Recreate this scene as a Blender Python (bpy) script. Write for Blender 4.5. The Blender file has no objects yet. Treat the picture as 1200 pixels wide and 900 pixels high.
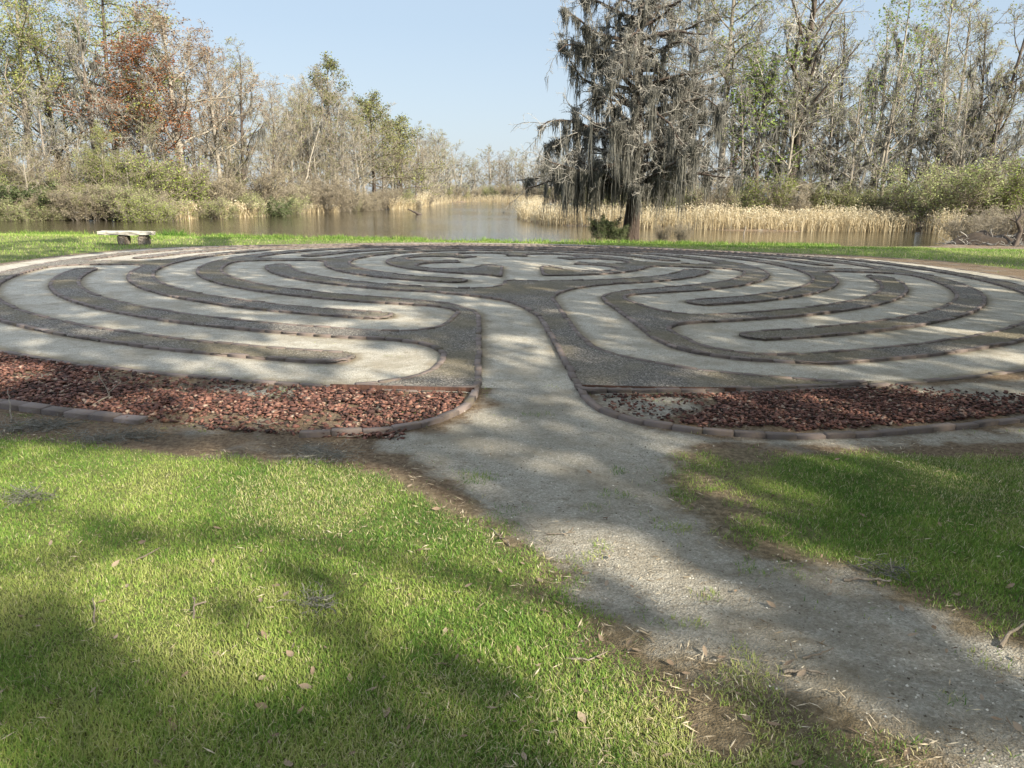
import bpy, math, random
import numpy as np
from mathutils import Matrix, Vector

SC = bpy.context.scene
COL = SC.collection
R = math.radians
H = 1.5                                    # eye height; plan units of the labyrinth are multiples of it
F, HY, ROLL = 864.0, 229.8, 0.0158         # lens and tilt of the photograph
PITCH = math.atan((450 - HY) / F)

# ------------------------------------------------------------------ camera
cam = bpy.data.cameras.new('camera'); co = bpy.data.objects.new('camera', cam); COL.objects.link(co)
cam.sensor_width = 36; cam.lens = 36 * F / 1200; cam.clip_end = 6000; cam.clip_start = 0.05
fw = Vector((0, math.cos(PITCH), -math.sin(PITCH))); up0 = Vector((0, math.sin(PITCH), math.cos(PITCH))); rt0 = Vector((1, 0, 0))
c_, s_ = math.cos(ROLL), math.sin(ROLL)
cx_ = rt0 * c_ + up0 * s_; cy_ = up0 * c_ - rt0 * s_
M = Matrix((cx_, cy_, -fw)).transposed().to_4x4(); M.translation = (0, 0, H); co.matrix_world = M
SC.camera = co

# ------------------------------------------------------------------ sky, sun, exposure
SUN_EL, SUN_AZ = 32.0, 135.0               # azimuth clockwise from the viewing direction: behind and to the right
w = bpy.data.worlds.new('World'); SC.world = w; w.use_nodes = True
nt = w.node_tree; bg = nt.nodes['Background']
sky = nt.nodes.new('ShaderNodeTexSky'); sky.sky_type = 'NISHITA'; sky.sun_disc = False
sky.sun_elevation = R(SUN_EL); sky.sun_rotation = R(SUN_AZ); sky.air_density = 1.0; sky.dust_density = 2.2; sky.ozone_density = 1.0
# unseen sky overhead brightened to lift the ambient light, clear blue lower down
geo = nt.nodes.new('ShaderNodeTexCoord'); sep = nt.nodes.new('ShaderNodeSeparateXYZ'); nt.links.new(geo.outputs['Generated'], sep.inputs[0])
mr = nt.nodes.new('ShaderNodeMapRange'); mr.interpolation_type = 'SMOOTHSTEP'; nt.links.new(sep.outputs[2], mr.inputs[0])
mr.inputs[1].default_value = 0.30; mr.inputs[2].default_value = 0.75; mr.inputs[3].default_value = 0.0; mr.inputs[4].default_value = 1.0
overhead_fill = nt.nodes.new('ShaderNodeMix'); overhead_fill.data_type = 'RGBA'; nt.links.new(mr.outputs[0], overhead_fill.inputs[0]); 
low = nt.nodes.new('ShaderNodeMix'); low.data_type = 'RGBA'; low.inputs[0].default_value = 0.75; nt.links.new(sky.outputs[0], low.inputs[6]); 
hz = nt.nodes.new('ShaderNodeMapRange'); nt.links.new(sep.outputs[2], hz.inputs[0]); hz.inputs[1].default_value = 0.0; hz.inputs[2].default_value = 0.20
hzm = nt.nodes.new('ShaderNodeMix'); hzm.data_type = 'RGBA'; nt.links.new(hz.outputs[0], hzm.inputs[0]); hzm.inputs[6].default_value = (4.0, 4.5, 4.95, 1); hzm.inputs[7].default_value = (3.15, 3.9, 4.7, 1)
nt.links.new(hzm.outputs[2], low.inputs[7])
nt.links.new(low.outputs[2], overhead_fill.inputs[6])
overhead_fill.inputs[7].default_value = (9.8, 10.8, 12.4, 1)
nt.links.new(overhead_fill.outputs[2], bg.inputs[0]); bg.inputs[1].default_value = 0.069
sl = bpy.data.lights.new('sun', 'SUN'); sl.energy = 5.0; sl.angle = R(0.53); sl.color = (1.0, 0.90, 0.74)
so = bpy.data.objects.new('sun', sl); COL.objects.link(so)
SUNV = np.array([math.sin(R(SUN_AZ)) * math.cos(R(SUN_EL)), math.cos(R(SUN_AZ)) * math.cos(R(SUN_EL)), math.sin(R(SUN_EL))])
so.rotation_euler = Vector(tuple(SUNV)).to_track_quat('Z', 'Y').to_euler()
vs = SC.view_settings; vs.view_transform = 'Standard'; vs.look = 'None'; vs.exposure = 1.45; vs.gamma = 1; vs.use_curve_mapping = False

# ------------------------------------------------------------------ small numeric helpers
rng = np.random.default_rng(7)
def hash2(ix, iy, seed):
    n = (ix.astype(np.int64) * 374761393 + iy.astype(np.int64) * 668265263 + seed * 1442695041) & 0x7fffffff
    n = ((n ^ (n >> 13)) * 1274126177) & 0x7fffffff
    n = n ^ (n >> 16)
    return (n & 0xffff) / 65535.0
def vnoise(x, y, seed=0):
    x = np.asarray(x, float); y = np.asarray(y, float)
    ix = np.floor(x); iy = np.floor(y); fx = x - ix; fy = y - iy
    fx = fx * fx * (3 - 2 * fx); fy = fy * fy * (3 - 2 * fy)
    ix = ix.astype(np.int64); iy = iy.astype(np.int64)
    a = hash2(ix, iy, seed); b = hash2(ix + 1, iy, seed); c = hash2(ix, iy + 1, seed); d = hash2(ix + 1, iy + 1, seed)
    return (a * (1 - fx) + b * fx) * (1 - fy) + (c * (1 - fx) + d * fx) * fy
def fbm(x, y, seed=0, o=3):
    s = 0; a = 0.5; t = 0
    for i in range(o):
        s = s + a * vnoise(x * 2 ** i, y * 2 ** i, seed + i * 17); t += a; a *= 0.5
    return s / t
def sstep(a, b, x):
    t = np.clip((x - a) / (b - a), 0, 1); return t * t * (3 - 2 * t)
def unproj(px, py, z=0.0):
    """pixel of the 1200x900 photograph -> point on the level z"""
    px = np.asarray(px, float); py = np.asarray(py, float)
    u = (px - 600) / F; v = (py - 450) / F
    u, v = c_ * u + s_ * v, -s_ * u + c_ * v
    dy = math.cos(PITCH) - v * math.sin(PITCH); dz = -math.sin(PITCH) - v * math.cos(PITCH)
    t = (z - H) / dz
    return u * t, dy * t
def colx(px, d):
    """world x of the photograph's column px at the distance d"""
    return (px - 600) / F * d * 0.985
def toplevel(px, py, d):
    """height of a point seen at px,py at distance d"""
    hor = HY + (px - 600) * math.tan(ROLL)
    return H + (hor - py) / F * d * 1.03
def seg_dist(x, y, poly, closed=True):
    d = np.full(np.shape(x), 1e9); inside = np.zeros(np.shape(x), bool)
    n = len(poly)
    for i in range(n if closed else n - 1):
        ax, ay = poly[i]; bx, by = poly[(i + 1) % n]
        ex, ey = bx - ax, by - ay; L = ex * ex + ey * ey + 1e-12
        t = np.clip(((x - ax) * ex + (y - ay) * ey) / L, 0, 1)
        d = np.minimum(d, np.hypot(x - ax - t * ex, y - ay - t * ey))
        if closed:
            cond = ((ay > y) != (by > y)) & (x < (bx - ax) * (y - ay) / (by - ay + 1e-15) + ax)
            inside ^= cond
    return np.where(inside, -d, d) if closed else d

# ------------------------------------------------------------------ mesh building
class Geo:
    def __init__(s): s.V = []; s.Q = []; s.T = []; s.A = []; s.mq = []; s.mt = []; s.n = 0
    def add(s, V, Q=None, T=None, a=None, mat=0):
        V = np.asarray(V, float).reshape(-1, 3); s.V.append(V)
        s.A.append(np.zeros(len(V)) if a is None else np.broadcast_to(np.asarray(a, float), (len(V),)).copy())
        if Q is not None and len(Q): Q = np.asarray(Q).reshape(-1, 4) + s.n; s.Q.append(Q); s.mq.append(np.full(len(Q), mat))
        if T is not None and len(T): T = np.asarray(T).reshape(-1, 3) + s.n; s.T.append(T); s.mt.append(np.full(len(T), mat))
        s.n += len(V)
    def mesh(s, name, mats, smooth=False, attrs=None):
        V = np.concatenate(s.V); A = np.concatenate(s.A)
        Q = np.concatenate(s.Q) if s.Q else np.zeros((0, 4), int); T = np.concatenate(s.T) if s.T else np.zeros((0, 3), int)
        me = bpy.data.meshes.new(name)
        me.vertices.add(len(V)); me.vertices.foreach_set('co', V.astype(np.float32).ravel())
        me.loops.add(Q.size + T.size); me.loops.foreach_set('vertex_index', np.concatenate([Q.ravel(), T.ravel()]).astype(np.int32))
        me.polygons.add(len(Q) + len(T))
        st = np.concatenate([np.arange(len(Q)) * 4, Q.size + np.arange(len(T)) * 3]).astype(np.int32)
        me.polygons.foreach_set('loop_start', st)
        mi = np.concatenate([np.concatenate(s.mq) if s.mq else [], np.concatenate(s.mt) if s.mt else []]).astype(np.int32)
        me.polygons.foreach_set('material_index', mi)
        if smooth: me.polygons.foreach_set('use_smooth', np.ones(len(mi), bool))
        at = me.attributes.new('v', 'FLOAT', 'POINT'); at.data.foreach_set('value', A.astype(np.float32))
        for k, val in (attrs or {}).items():
            at = me.attributes.new(k, 'FLOAT', 'POINT'); at.data.foreach_set('value', np.asarray(val, np.float32))
        for m in (mats if isinstance(mats, (list, tuple)) else [mats]): me.materials.append(m)
        me.update(calc_edges=True)
        return me
    def build(s, name, mats, parent=None, smooth=False, attrs=None):
        return link(name, s.mesh(name, mats, smooth, attrs), parent)
def link(name, me, parent=None):
    o = bpy.data.objects.new(name, me); COL.objects.link(o)
    if parent is not None: o.parent = parent
    return o
def tag(o, label=None, cat=None, group=None, kind=None):
    if label: o['label'] = label
    if cat: o['category'] = cat
    if group: o['group'] = group
    if kind: o['kind'] = kind
    return o
def empty(name, loc=(0, 0, 0), rz=0, sc=1.0):
    o = bpy.data.objects.new(name, None); COL.objects.link(o); o.location = loc; o.rotation_euler = (0, 0, rz)
    o.scale = (sc, sc, sc) if not isinstance(sc, tuple) else sc
    o.empty_display_size = 0.2
    return o
def copy_tree(o, parent=None):
    c = o.copy(); COL.objects.link(c)
    if parent is not None: c.parent = parent
    for ch in list(o.children): copy_tree(ch, c)
    return c
def tubes(g, P, Rr, sides=3, a=0.0, mat=0):
    """P (n,K,3) centre lines, Rr (n,K) radii"""
    P = np.asarray(P, float); n, K, _ = P.shape
    if n == 0: return
    Tn = np.gradient(P, axis=1); Tn /= np.linalg.norm(Tn, axis=2, keepdims=True) + 1e-12
    ref = np.where(np.abs(Tn[:, :1, 2:3]) > 0.8, np.array([1., 0, 0]), np.array([0, 0, 1.]))
    N = np.cross(Tn, np.broadcast_to(ref, Tn.shape)); N /= np.linalg.norm(N, axis=2, keepdims=True) + 1e-12
    B = np.cross(Tn, N)
    an = np.arange(sides) * 2 * np.pi / sides
    ring = N[:, :, None, :] * np.cos(an)[None, None, :, None] + B[:, :, None, :] * np.sin(an)[None, None, :, None]
    V = P[:, :, None, :] + ring * Rr[:, :, None, None]
    i = np.arange(n)[:, None, None] * K * sides; k = np.arange(K - 1)[None, :, None] * sides; s = np.arange(sides)[None, None, :]
    s2 = (s + 1) % sides
    Q = np.stack([i + k + s, i + k + s2, i + k + sides + s2, i + k + sides + s], -1)
    aa = np.broadcast_to(np.asarray(a, float).reshape(-1, 1) if np.ndim(a) else np.full((1, 1), a), (n, K * sides)).ravel()
    g.add(V.reshape(-1, 3), Q.reshape(-1, 4), a=aa, mat=mat)
def strips(g, P, W, a=0.0, side=None, mat=0):
    """flat ribbons; P (n,K,3), W (n,K) half widths, side (n,3) horizontal direction"""
    n, K, _ = P.shape
    if n == 0: return
    S = side[:, None, :] * W[:, :, None]
    V = np.stack([P - S, P + S], 2)
    i = np.arange(n)[:, None] * K * 2; k = np.arange(K - 1)[None, :] * 2
    Q = np.stack([i + k, i + k + 1, i + k + 3, i + k + 2], -1)
    aa = np.broadcast_to(np.asarray(a, float).reshape(-1, 1) if np.ndim(a) else np.full((1, 1), a), (n, K * 2)).ravel()
    g.add(V.reshape(-1, 3), Q.reshape(-1, 4), a=aa, mat=mat)
def unit(v): return v / (np.linalg.norm(v, axis=-1, keepdims=True) + 1e-12)
def cards(g, C, size, a, rg, mat=0, flat=0.0, aspect=1.6):
    """leaf shaped quads (diamonds) with random directions"""
    n = len(C)
    if n == 0: return
    d = rg.normal(size=(n, 3)); d[:, 2] *= (1 - flat); d = unit(d)
    q = unit(np.cross(d, rg.normal(size=(n, 3))))
    s = (size * np.ones(n))[:, None]
    V = np.stack([C - d * s * aspect * 0.5, C - q * s * 0.5, C + d * s * aspect * 0.5, C + q * s * 0.5], 1)
    g.add(V.reshape(-1, 3), np.arange(n * 4).reshape(-1, 4), a=np.repeat(a * np.ones(n), 4), mat=mat)

# ------------------------------------------------------------------ materials
def new_mat(name):
    m = bpy.data.materials.new(name); m.use_nodes = True
    nt = m.node_tree; b = nt.nodes['Principled BSDF']; b.inputs['Specular IOR Level'].default_value = 0.2
    return m, nt, b
def N(nt, t, **kw):
    n = nt.nodes.new(t)
    for k, v in kw.items():
        if hasattr(n, k) and k not in ('Scale',): setattr(n, k, v)
    return n
def ramp(nt, fac, stops, interp='LINEAR'):
    r = nt.nodes.new('ShaderNodeValToRGB'); r.color_ramp.interpolation = interp
    e = r.color_ramp.elements
    while len(e) > 1: e.remove(e[-1])
    e[0].position = stops[0][0]; e[0].color = (*stops[0][1], 1)
    for p, c in stops[1:]:
        x = e.new(p); x.color = (*c, 1)
    nt.links.new(fac, r.inputs[0]); return r.outputs[0]
def noise(nt, scale, detail=4, rough=0.6, vec=None, dist=0.0):
    n = nt.nodes.new('ShaderNodeTexNoise'); n.inputs['Scale'].default_value = scale; n.inputs['Detail'].default_value = detail
    n.inputs['Roughness'].default_value = rough; n.inputs['Distortion'].default_value = dist
    if vec is None: vec = pos(nt)
    nt.links.new(vec, n.inputs['Vector']); return n.outputs['Fac']
def voro(nt, scale, out='Color', vec=None, feature='F1'):
    n = nt.nodes.new('ShaderNodeTexVoronoi'); n.inputs['Scale'].default_value = scale; n.feature = feature
    if vec is None: vec = pos(nt)
    nt.links.new(vec, n.inputs['Vector']); return n.outputs[out]
def pos(nt): 
    n = nt.nodes.get('geo_pos')
    if n is None: n = nt.nodes.new('ShaderNodeNewGeometry'); n.name = 'geo_pos'
    return n.outputs['Position']
def objpos(nt): return nt.nodes.new('ShaderNodeTexCoord').outputs['Object']
def attr(nt, name='v'):
    n = nt.nodes.new('ShaderNodeAttribute'); n.attribute_name = name; return n.outputs['Fac']
def mix(nt, fac, a, b, mode='MIX'):
    n = nt.nodes.new('ShaderNodeMix'); n.data_type = 'RGBA'; n.blend_type = mode
    for s, v in ((n.inputs[0], fac), (n.inputs[6], a), (n.inputs[7], b)):
        if isinstance(v, (int, float)): s.default_value = v
        elif isinstance(v, tuple): s.default_value = (*v, 1)
        else: nt.links.new(v, s)
    return n.outputs[2]
def math_(nt, op, a, b=None, clamp=False):
    n = nt.nodes.new('ShaderNodeMath'); n.operation = op; n.use_clamp = clamp
    for s, v in zip(n.inputs, (a, b)):
        if v is None: continue
        if isinstance(v, (int, float)): s.default_value = v
        else: nt.links.new(v, s)
    return n.outputs[0]
def mrange(nt, v, a, b, c=0.0, d=1.0):
    n = nt.nodes.new('ShaderNodeMapRange'); n.interpolation_type = 'SMOOTHSTEP'
    nt.links.new(v, n.inputs[0])
    for i, x in enumerate((a, b, c, d)): n.inputs[1 + i].default_value = x
    return n.outputs[0]
def bump(nt, b, h, strength=0.5, dist=0.02):
    n = nt.nodes.new('ShaderNodeBump'); n.inputs['Strength'].default_value = strength; n.inputs['Distance'].default_value = dist
    nt.links.new(h, n.inputs['Height']); nt.links.new(n.outputs[0], b.inputs['Normal'])
def setc(nt, b, c): nt.links.new(c, b.inputs['Base Color'])
def stretch(nt, v, sx, sy, sz):
    n = nt.nodes.new('ShaderNodeMapping'); n.inputs['Scale'].default_value = (sx, sy, sz); nt.links.new(v, n.inputs[0]); return n.outputs[0]

def vramp_mat(name, stops, rough=0.8, transl=0.0, objvar=True, nscale=0.0):
    """colour from the per-leaf value 'v' (plus a little per object)"""
    m, nt, b = new_mat(name); f = attr(nt)
    if objvar:
        oi = nt.nodes.new('ShaderNodeObjectInfo')
        f = math_(nt, 'ADD', f, math_(nt, 'MULTIPLY', math_(nt, 'SUBTRACT', oi.outputs['Random'], 0.5), 0.3))
    if nscale: f = math_(nt, 'ADD', f, math_(nt, 'MULTIPLY', math_(nt, 'SUBTRACT', noise(nt, nscale, 2), 0.5), 0.9))
    c = ramp(nt, f, stops); setc(nt, b, c); b.inputs['Roughness'].default_value = rough
    if transl:
        t = nt.nodes.new('ShaderNodeBsdfTranslucent'); nt.links.new(c, t.inputs[0])
        ms = nt.nodes.new('ShaderNodeMixShader'); ms.inputs[0].default_value = transl
        nt.links.new(b.outputs[0], ms.inputs[1]); nt.links.new(t.outputs[0], ms.inputs[2])
        nt.links.new(ms.outputs[0], nt.nodes['Material Output'].inputs[0])
    return m
def bark_mat(name, c1, c2, c3):
    m, nt, b = new_mat(name)
    v = stretch(nt, objpos(nt), 1, 1, 0.18)
    f = noise(nt, 9, 6, 0.7, v); setc(nt, b, ramp(nt, f, [(0.25, c1), (0.5, c2), (0.75, c3)])); b.inputs['Roughness'].default_value = 0.9
    bump(nt, b, f, 0.8, 0.05); return m

MAT = {}
MAT['bark_grey'] = bark_mat('bark_grey', (0.098, 0.083, 0.068), (0.203, 0.180, 0.150), (0.300, 0.270, 0.225))
MAT['bark_pale'] = bark_mat('bark_pale', (0.155, 0.136, 0.112), (0.260, 0.236, 0.192), (0.360, 0.335, 0.285))
MAT['bark_dark'] = bark_mat('bark_dark', (0.035, 0.028, 0.024), (0.075, 0.06, 0.05), (0.15, 0.125, 0.10))
MAT['bark_cypress'] = bark_mat('bark_cypress', (0.017, 0.013, 0.012), (0.055, 0.042, 0.034), (0.121, 0.092, 0.075))
MAT['twig_tan'] = vramp_mat('twig_tan', [(0, (0.123, 0.099, 0.068)), (0.5, (0.222, 0.192, 0.142)), (1, (0.308, 0.278, 0.216))], 0.9)
MAT['twig_grey'] = vramp_mat('twig_grey', [(0, (0.112, 0.107, 0.095)), (0.5, (0.254, 0.241, 0.213)), (1, (0.397, 0.376, 0.335))], 0.9)
MAT['leaf_bud'] = vramp_mat('leaf_bud', [(0, (0.121, 0.147, 0.041)), (0.5, (0.228, 0.259, 0.076)), (1, (0.336, 0.339, 0.127))], 0.7, 0.35)
MAT['leaf_lime'] = vramp_mat('leaf_lime', [(0, (0.090, 0.132, 0.030)), (0.5, (0.179, 0.250, 0.054)), (1, (0.285, 0.332, 0.083))], 0.6, 0.4)
MAT['leaf_red'] = vramp_mat('leaf_red', [(0, (0.10, 0.038, 0.016)), (0.5, (0.215, 0.082, 0.032)), (1, (0.31, 0.15, 0.065))], 0.7, 0.3)
MAT['leaf_rust'] = vramp_mat('leaf_rust', [(0, (0.136, 0.074, 0.050)), (0.5, (0.211, 0.136, 0.093)), (1, (0.273, 0.211, 0.136))], 0.7, 0.3)
MAT['leaf_tan'] = vramp_mat('leaf_tan', [(0, (0.179, 0.149, 0.089)), (0.5, (0.283, 0.246, 0.156)), (1, (0.372, 0.335, 0.223))], 0.8, 0.3)
MAT['leaf_olive'] = vramp_mat('leaf_olive', [(0, (0.092, 0.109, 0.035)), (0.5, (0.222, 0.246, 0.090)), (1, (0.390, 0.390, 0.161))], 0.7, 0.3)
MAT['leaf_dark'] = vramp_mat('leaf_dark', [(0, (0.033, 0.050, 0.020)), (0.5, (0.078, 0.107, 0.043)), (1, (0.154, 0.190, 0.078))], 0.6, 0.2)
MAT['leaf_pine'] = vramp_mat('leaf_pine', [(0, (0.069, 0.081, 0.023)), (0.5, (0.155, 0.167, 0.057)), (1, (0.276, 0.276, 0.103))], 0.6, 0.2)
MAT['moss'] = vramp_mat('spanish_moss', [(0, (0.048, 0.047, 0.042)), (0.5, (0.115, 0.113, 0.099)), (1, (0.213, 0.208, 0.182))], 0.95, 0.22)
MAT['reed'] = vramp_mat('dry_reed', [(0, (0.219, 0.164, 0.092)), (0.35, (0.405, 0.328, 0.198)), (0.75, (0.527, 0.458, 0.311)), (1, (0.617, 0.570, 0.439))], 0.8, 0.35, objvar=False)
MAT['grass'] = vramp_mat('grass_blade', [(0, (0.035, 0.096, 0.016)), (0.3, (0.090, 0.187, 0.030)), (0.55, (0.177, 0.280, 0.051)), (0.78, (0.296, 0.354, 0.092)), (0.9, (0.399, 0.374, 0.182)), (1, (0.516, 0.481, 0.318))], 0.65, 0.35, objvar=False)
MAT['mulch'] = vramp_mat('red_stone_chip', [(0, (0.021, 0.015, 0.013)), (0.3, (0.060, 0.032, 0.027)), (0.6, (0.117, 0.055, 0.043)), (0.85, (0.191, 0.098, 0.071)), (1, (0.235, 0.185, 0.145))], 0.85, 0, objvar=False, nscale=30)
MAT['dead_leaf'] = vramp_mat('dead_leaf', [(0, (0.104, 0.064, 0.042)), (0.5, (0.224, 0.168, 0.118)), (1, (0.371, 0.321, 0.253))], 0.75, 0.2)
MAT['stick'] = bark_mat('stick_bark', (0.088, 0.072, 0.055), (0.182, 0.154, 0.121), (0.275, 0.248, 0.204))

# brick edging
m, nt, b = new_mat('weathered_brick'); MAT['brick'] = m
c = ramp(nt, attr(nt), [(0, (0.065, 0.056, 0.055)), (0.45, (0.112, 0.092, 0.088)), (0.8, (0.15, 0.124, 0.118)), (1, (0.21, 0.18, 0.172))])
f = noise(nt, 40, 5, 0.7); c = mix(nt, mrange(nt, f, 0.35, 0.75, 0, 0.75), c, (0.13, 0.105, 0.08))
g_ = noise(nt, 3.5, 4); c = mix(nt, mrange(nt, g_, 0.56, 0.72, 0, 0.6), c, (0.065, 0.062, 0.03))
setc(nt, b, c); b.inputs['Roughness'].default_value = 0.85; bump(nt, b, f, 0.5, 0.006)

# dark gravel of the beds
m, nt, b = new_mat('dark_gravel'); MAT['gravel'] = m
vc = voro(nt, 95); sp = nt.nodes.new('ShaderNodeSeparateColor'); nt.links.new(vc, sp.inputs[0])
c = ramp(nt, sp.outputs[0], [(0, (0.055, 0.050, 0.046)), (0.5, (0.128, 0.120, 0.110)), (0.8, (0.19, 0.178, 0.162)), (0.95, (0.27, 0.255, 0.225)), (1, (0.37, 0.35, 0.31))])
p1 = noise(nt, 0.55, 4, 0.6); c = mix(nt, mrange(nt, p1, 0.40, 0.62, 0.05, 0.72), c, mix(nt, noise(nt, 60, 3), (0.085, 0.072, 0.038), (0.16, 0.135, 0.085)))
p2 = noise(nt, 2.2, 5, 0.65); c = mix(nt, mrange(nt, p2, 0.55, 0.75, 0, 0.4), c, (0.24, 0.225, 0.185))
setc(nt, b, c); b.inputs['Roughness'].default_value = 0.9
bump(nt, b, math_(nt, 'ADD', voro(nt, 95, 'Distance'), math_(nt, 'MULTIPLY', noise(nt, 25, 4), 1.2)), 0.9, 0.012)

# pale crushed gravel: shared colour group for the path and the worn ground
def sand_color(nt):
    vc = voro(nt, 130); sp = nt.nodes.new('ShaderNodeSeparateColor'); nt.links.new(vc, sp.inputs[0])
    c = ramp(nt, sp.outputs[0], [(0, (0.235, 0.22, 0.185)), (0.3, (0.325, 0.31, 0.265)), (0.7, (0.375, 0.36, 0.31)), (1, (0.47, 0.45, 0.395))])
    p = noise(nt, 1.5, 8, 0.74); c = mix(nt, mrange(nt, p, 0.42, 0.66, 0, 0.72), c, (0.215, 0.192, 0.145))
    q = noise(nt, 9, 6, 0.75); c = mix(nt, mrange(nt, q, 0.52, 0.74, 0, 0.8), c, (0.155, 0.13, 0.09))
    k = noise(nt, 85, 4, 0.75); c = mix(nt, mrange(nt, k, 0.57, 0.72, 0, 0.62), c, (0.13, 0.11, 0.08))
    r2 = noise(nt, 2.6, 7, 0.75, None, 0.6); c = mix(nt, mrange(nt, r2, 0.54, 0.70, 0, 0.55), c, (0.20, 0.175, 0.125))
    return c
def sand_height(nt):
    return math_(nt, 'ADD', math_(nt, 'MULTIPLY', voro(nt, 130, 'Distance'), 0.8), math_(nt, 'ADD', noise(nt, 30, 5), math_(nt, 'MULTIPLY', noise(nt, 5, 3), 2.0)))
m, nt, b = new_mat('pale_gravel'); MAT['sand'] = m
c = sand_color(nt)
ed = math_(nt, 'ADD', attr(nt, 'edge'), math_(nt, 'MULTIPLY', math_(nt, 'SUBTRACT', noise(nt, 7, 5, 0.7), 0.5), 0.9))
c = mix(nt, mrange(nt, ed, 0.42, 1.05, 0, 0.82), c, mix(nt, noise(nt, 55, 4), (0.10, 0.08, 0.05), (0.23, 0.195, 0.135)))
setc(nt, b, c); b.inputs['Roughness'].default_value = 0.95; bump(nt, b, sand_height(nt), 0.8, 0.014)

# ground: soil under the grass, worn soil, sand of the trodden path
m, nt, b = new_mat('lawn_ground'); MAT['ground'] = m
nz = math_(nt, 'SUBTRACT', noise(nt, 4.5, 7, 0.7), 0.5)
sand = mrange(nt, math_(nt, 'ADD', attr(nt, 'sand'), math_(nt, 'MULTIPLY', nz, 1.3)), 0.34, 0.72)
litter = mrange(nt, math_(nt, 'ADD', attr(nt, 'litter'), math_(nt, 'MULTIPLY', nz, 0.7)), 0.35, 0.65)
soil = ramp(nt, noise(nt, 26, 7, 0.75), [(0.25, (0.05, 0.039, 0.023)), (0.48, (0.135, 0.107, 0.066)), (0.62, (0.235, 0.19, 0.122)), (0.78, (0.38, 0.33, 0.23))])
gr = ramp(nt, noise(nt, 38, 6, 0.75), [(0.28, (0.035, 0.055, 0.014)), (0.5, (0.115, 0.145, 0.036)), (0.7, (0.25, 0.24, 0.10))])
c = mix(nt, mrange(nt, math_(nt, 'ADD', attr(nt, 'grass'), math_(nt, 'MULTIPLY', nz, 0.8)), 0.35, 0.75, 0, 0.85), soil, gr)
lit = mix(nt, mrange(nt, noise(nt, 1.6, 6, 0.7), 0.50, 0.68), ramp(nt, noise(nt, 30, 7, 0.8), [(0.25, (0.028, 0.019, 0.012)), (0.45, (0.115, 0.08, 0.05)), (0.6, (0.21, 0.16, 0.105)), (0.78, (0.40, 0.34, 0.25))]), ramp(nt, noise(nt, 42, 6, 0.8), [(0.3, (0.07, 0.062, 0.05)), (0.5, (0.20, 0.185, 0.155)), (0.75, (0.38, 0.36, 0.31))]))
c = mix(nt, litter, c, lit)
sc_ = sand_color(nt)
rot_ = nt.nodes.new('ShaderNodeMapping'); rot_.inputs['Rotation'].default_value = (0, 0, R(40)); rot_.inputs['Scale'].default_value = (1.0, 2.6, 1); nt.links.new(pos(nt), rot_.inputs[0])
dz_ = math_(nt, 'ADD', math_(nt, 'MULTIPLY', noise(nt, 3.2, 10, 0.82, rot_.outputs[0], 0.3), 0.6), math_(nt, 'MULTIPLY', noise(nt, 13, 8, 0.82), 0.4)); sc_ = mix(nt, mrange(nt, math_(nt, 'ADD', dz_, math_(nt, 'MULTIPLY', attr(nt, 'dirt'), 0.07)), 0.50, 0.70, 0, 0.68), sc_, ramp(nt, noise(nt, 34, 7, 0.8), [(0.3, (0.06, 0.048, 0.032)), (0.5, (0.155, 0.13, 0.092)), (0.72, (0.30, 0.265, 0.20))]))
c = mix(nt, sand, c, sc_)
setc(nt, b, c); b.inputs['Roughness'].default_value = 0.95
bump(nt, b, math_(nt, 'ADD', sand_height(nt), math_(nt, 'MULTIPLY', noise(nt, 26, 7, 0.75), 2.0)), 0.9, 0.018)

# water
m, nt, b = new_mat('pond_water'); MAT['water'] = m
b.inputs['Base Color'].default_value = (0.034, 0.029, 0.016, 1); b.inputs['Roughness'].default_value = 0.07; b.inputs['IOR'].default_value = 1.33
b.inputs['Specular IOR Level'].default_value = 0.5
h1 = noise(nt, 2.2, 3, 0.55, stretch(nt, pos(nt), 0.55, 1.6, 1)); h2 = noise(nt, 0.06, 3, 0.5)
bump(nt, b, math_(nt, 'MULTIPLY', h1, mrange(nt, h2, 0.38, 0.62, 0.35, 1.0)), 0.8, 0.04)

# concrete of the bench
m, nt, b = new_mat('weathered_concrete'); MAT['concrete'] = m
f = noise(nt, 6, 7, 0.7); c = ramp(nt, f, [(0.3, (0.16, 0.15, 0.13)), (0.5, (0.31, 0.295, 0.26)), (0.7, (0.43, 0.415, 0.375))])
setc(nt, b, c); b.inputs['Roughness'].default_value = 0.9; bump(nt, b, noise(nt, 40, 5), 0.5, 0.01)
MAT['concrete_leg'] = bark_mat('darker_concrete', (0.09, 0.075, 0.06), (0.17, 0.145, 0.12), (0.26, 0.235, 0.20))  # leg concrete, darker and browner than the seat

# ------------------------------------------------------------------ the lie of the land
LCX, LCY = 0.0444 * H, 10.65 * H                     # centre of the labyrinth
ZW = -0.60                                           # water level
BANK = [(-400, 31.2)] + [tuple(map(float, unproj(px, py, -0.40))) for px, py in [(0, 275), (150, 276.3), (300, 278.8), (450, 281), (600, 283), (750, 285.3), (900, 287.5), (1020, 289), (1095, 288.5)]]
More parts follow.
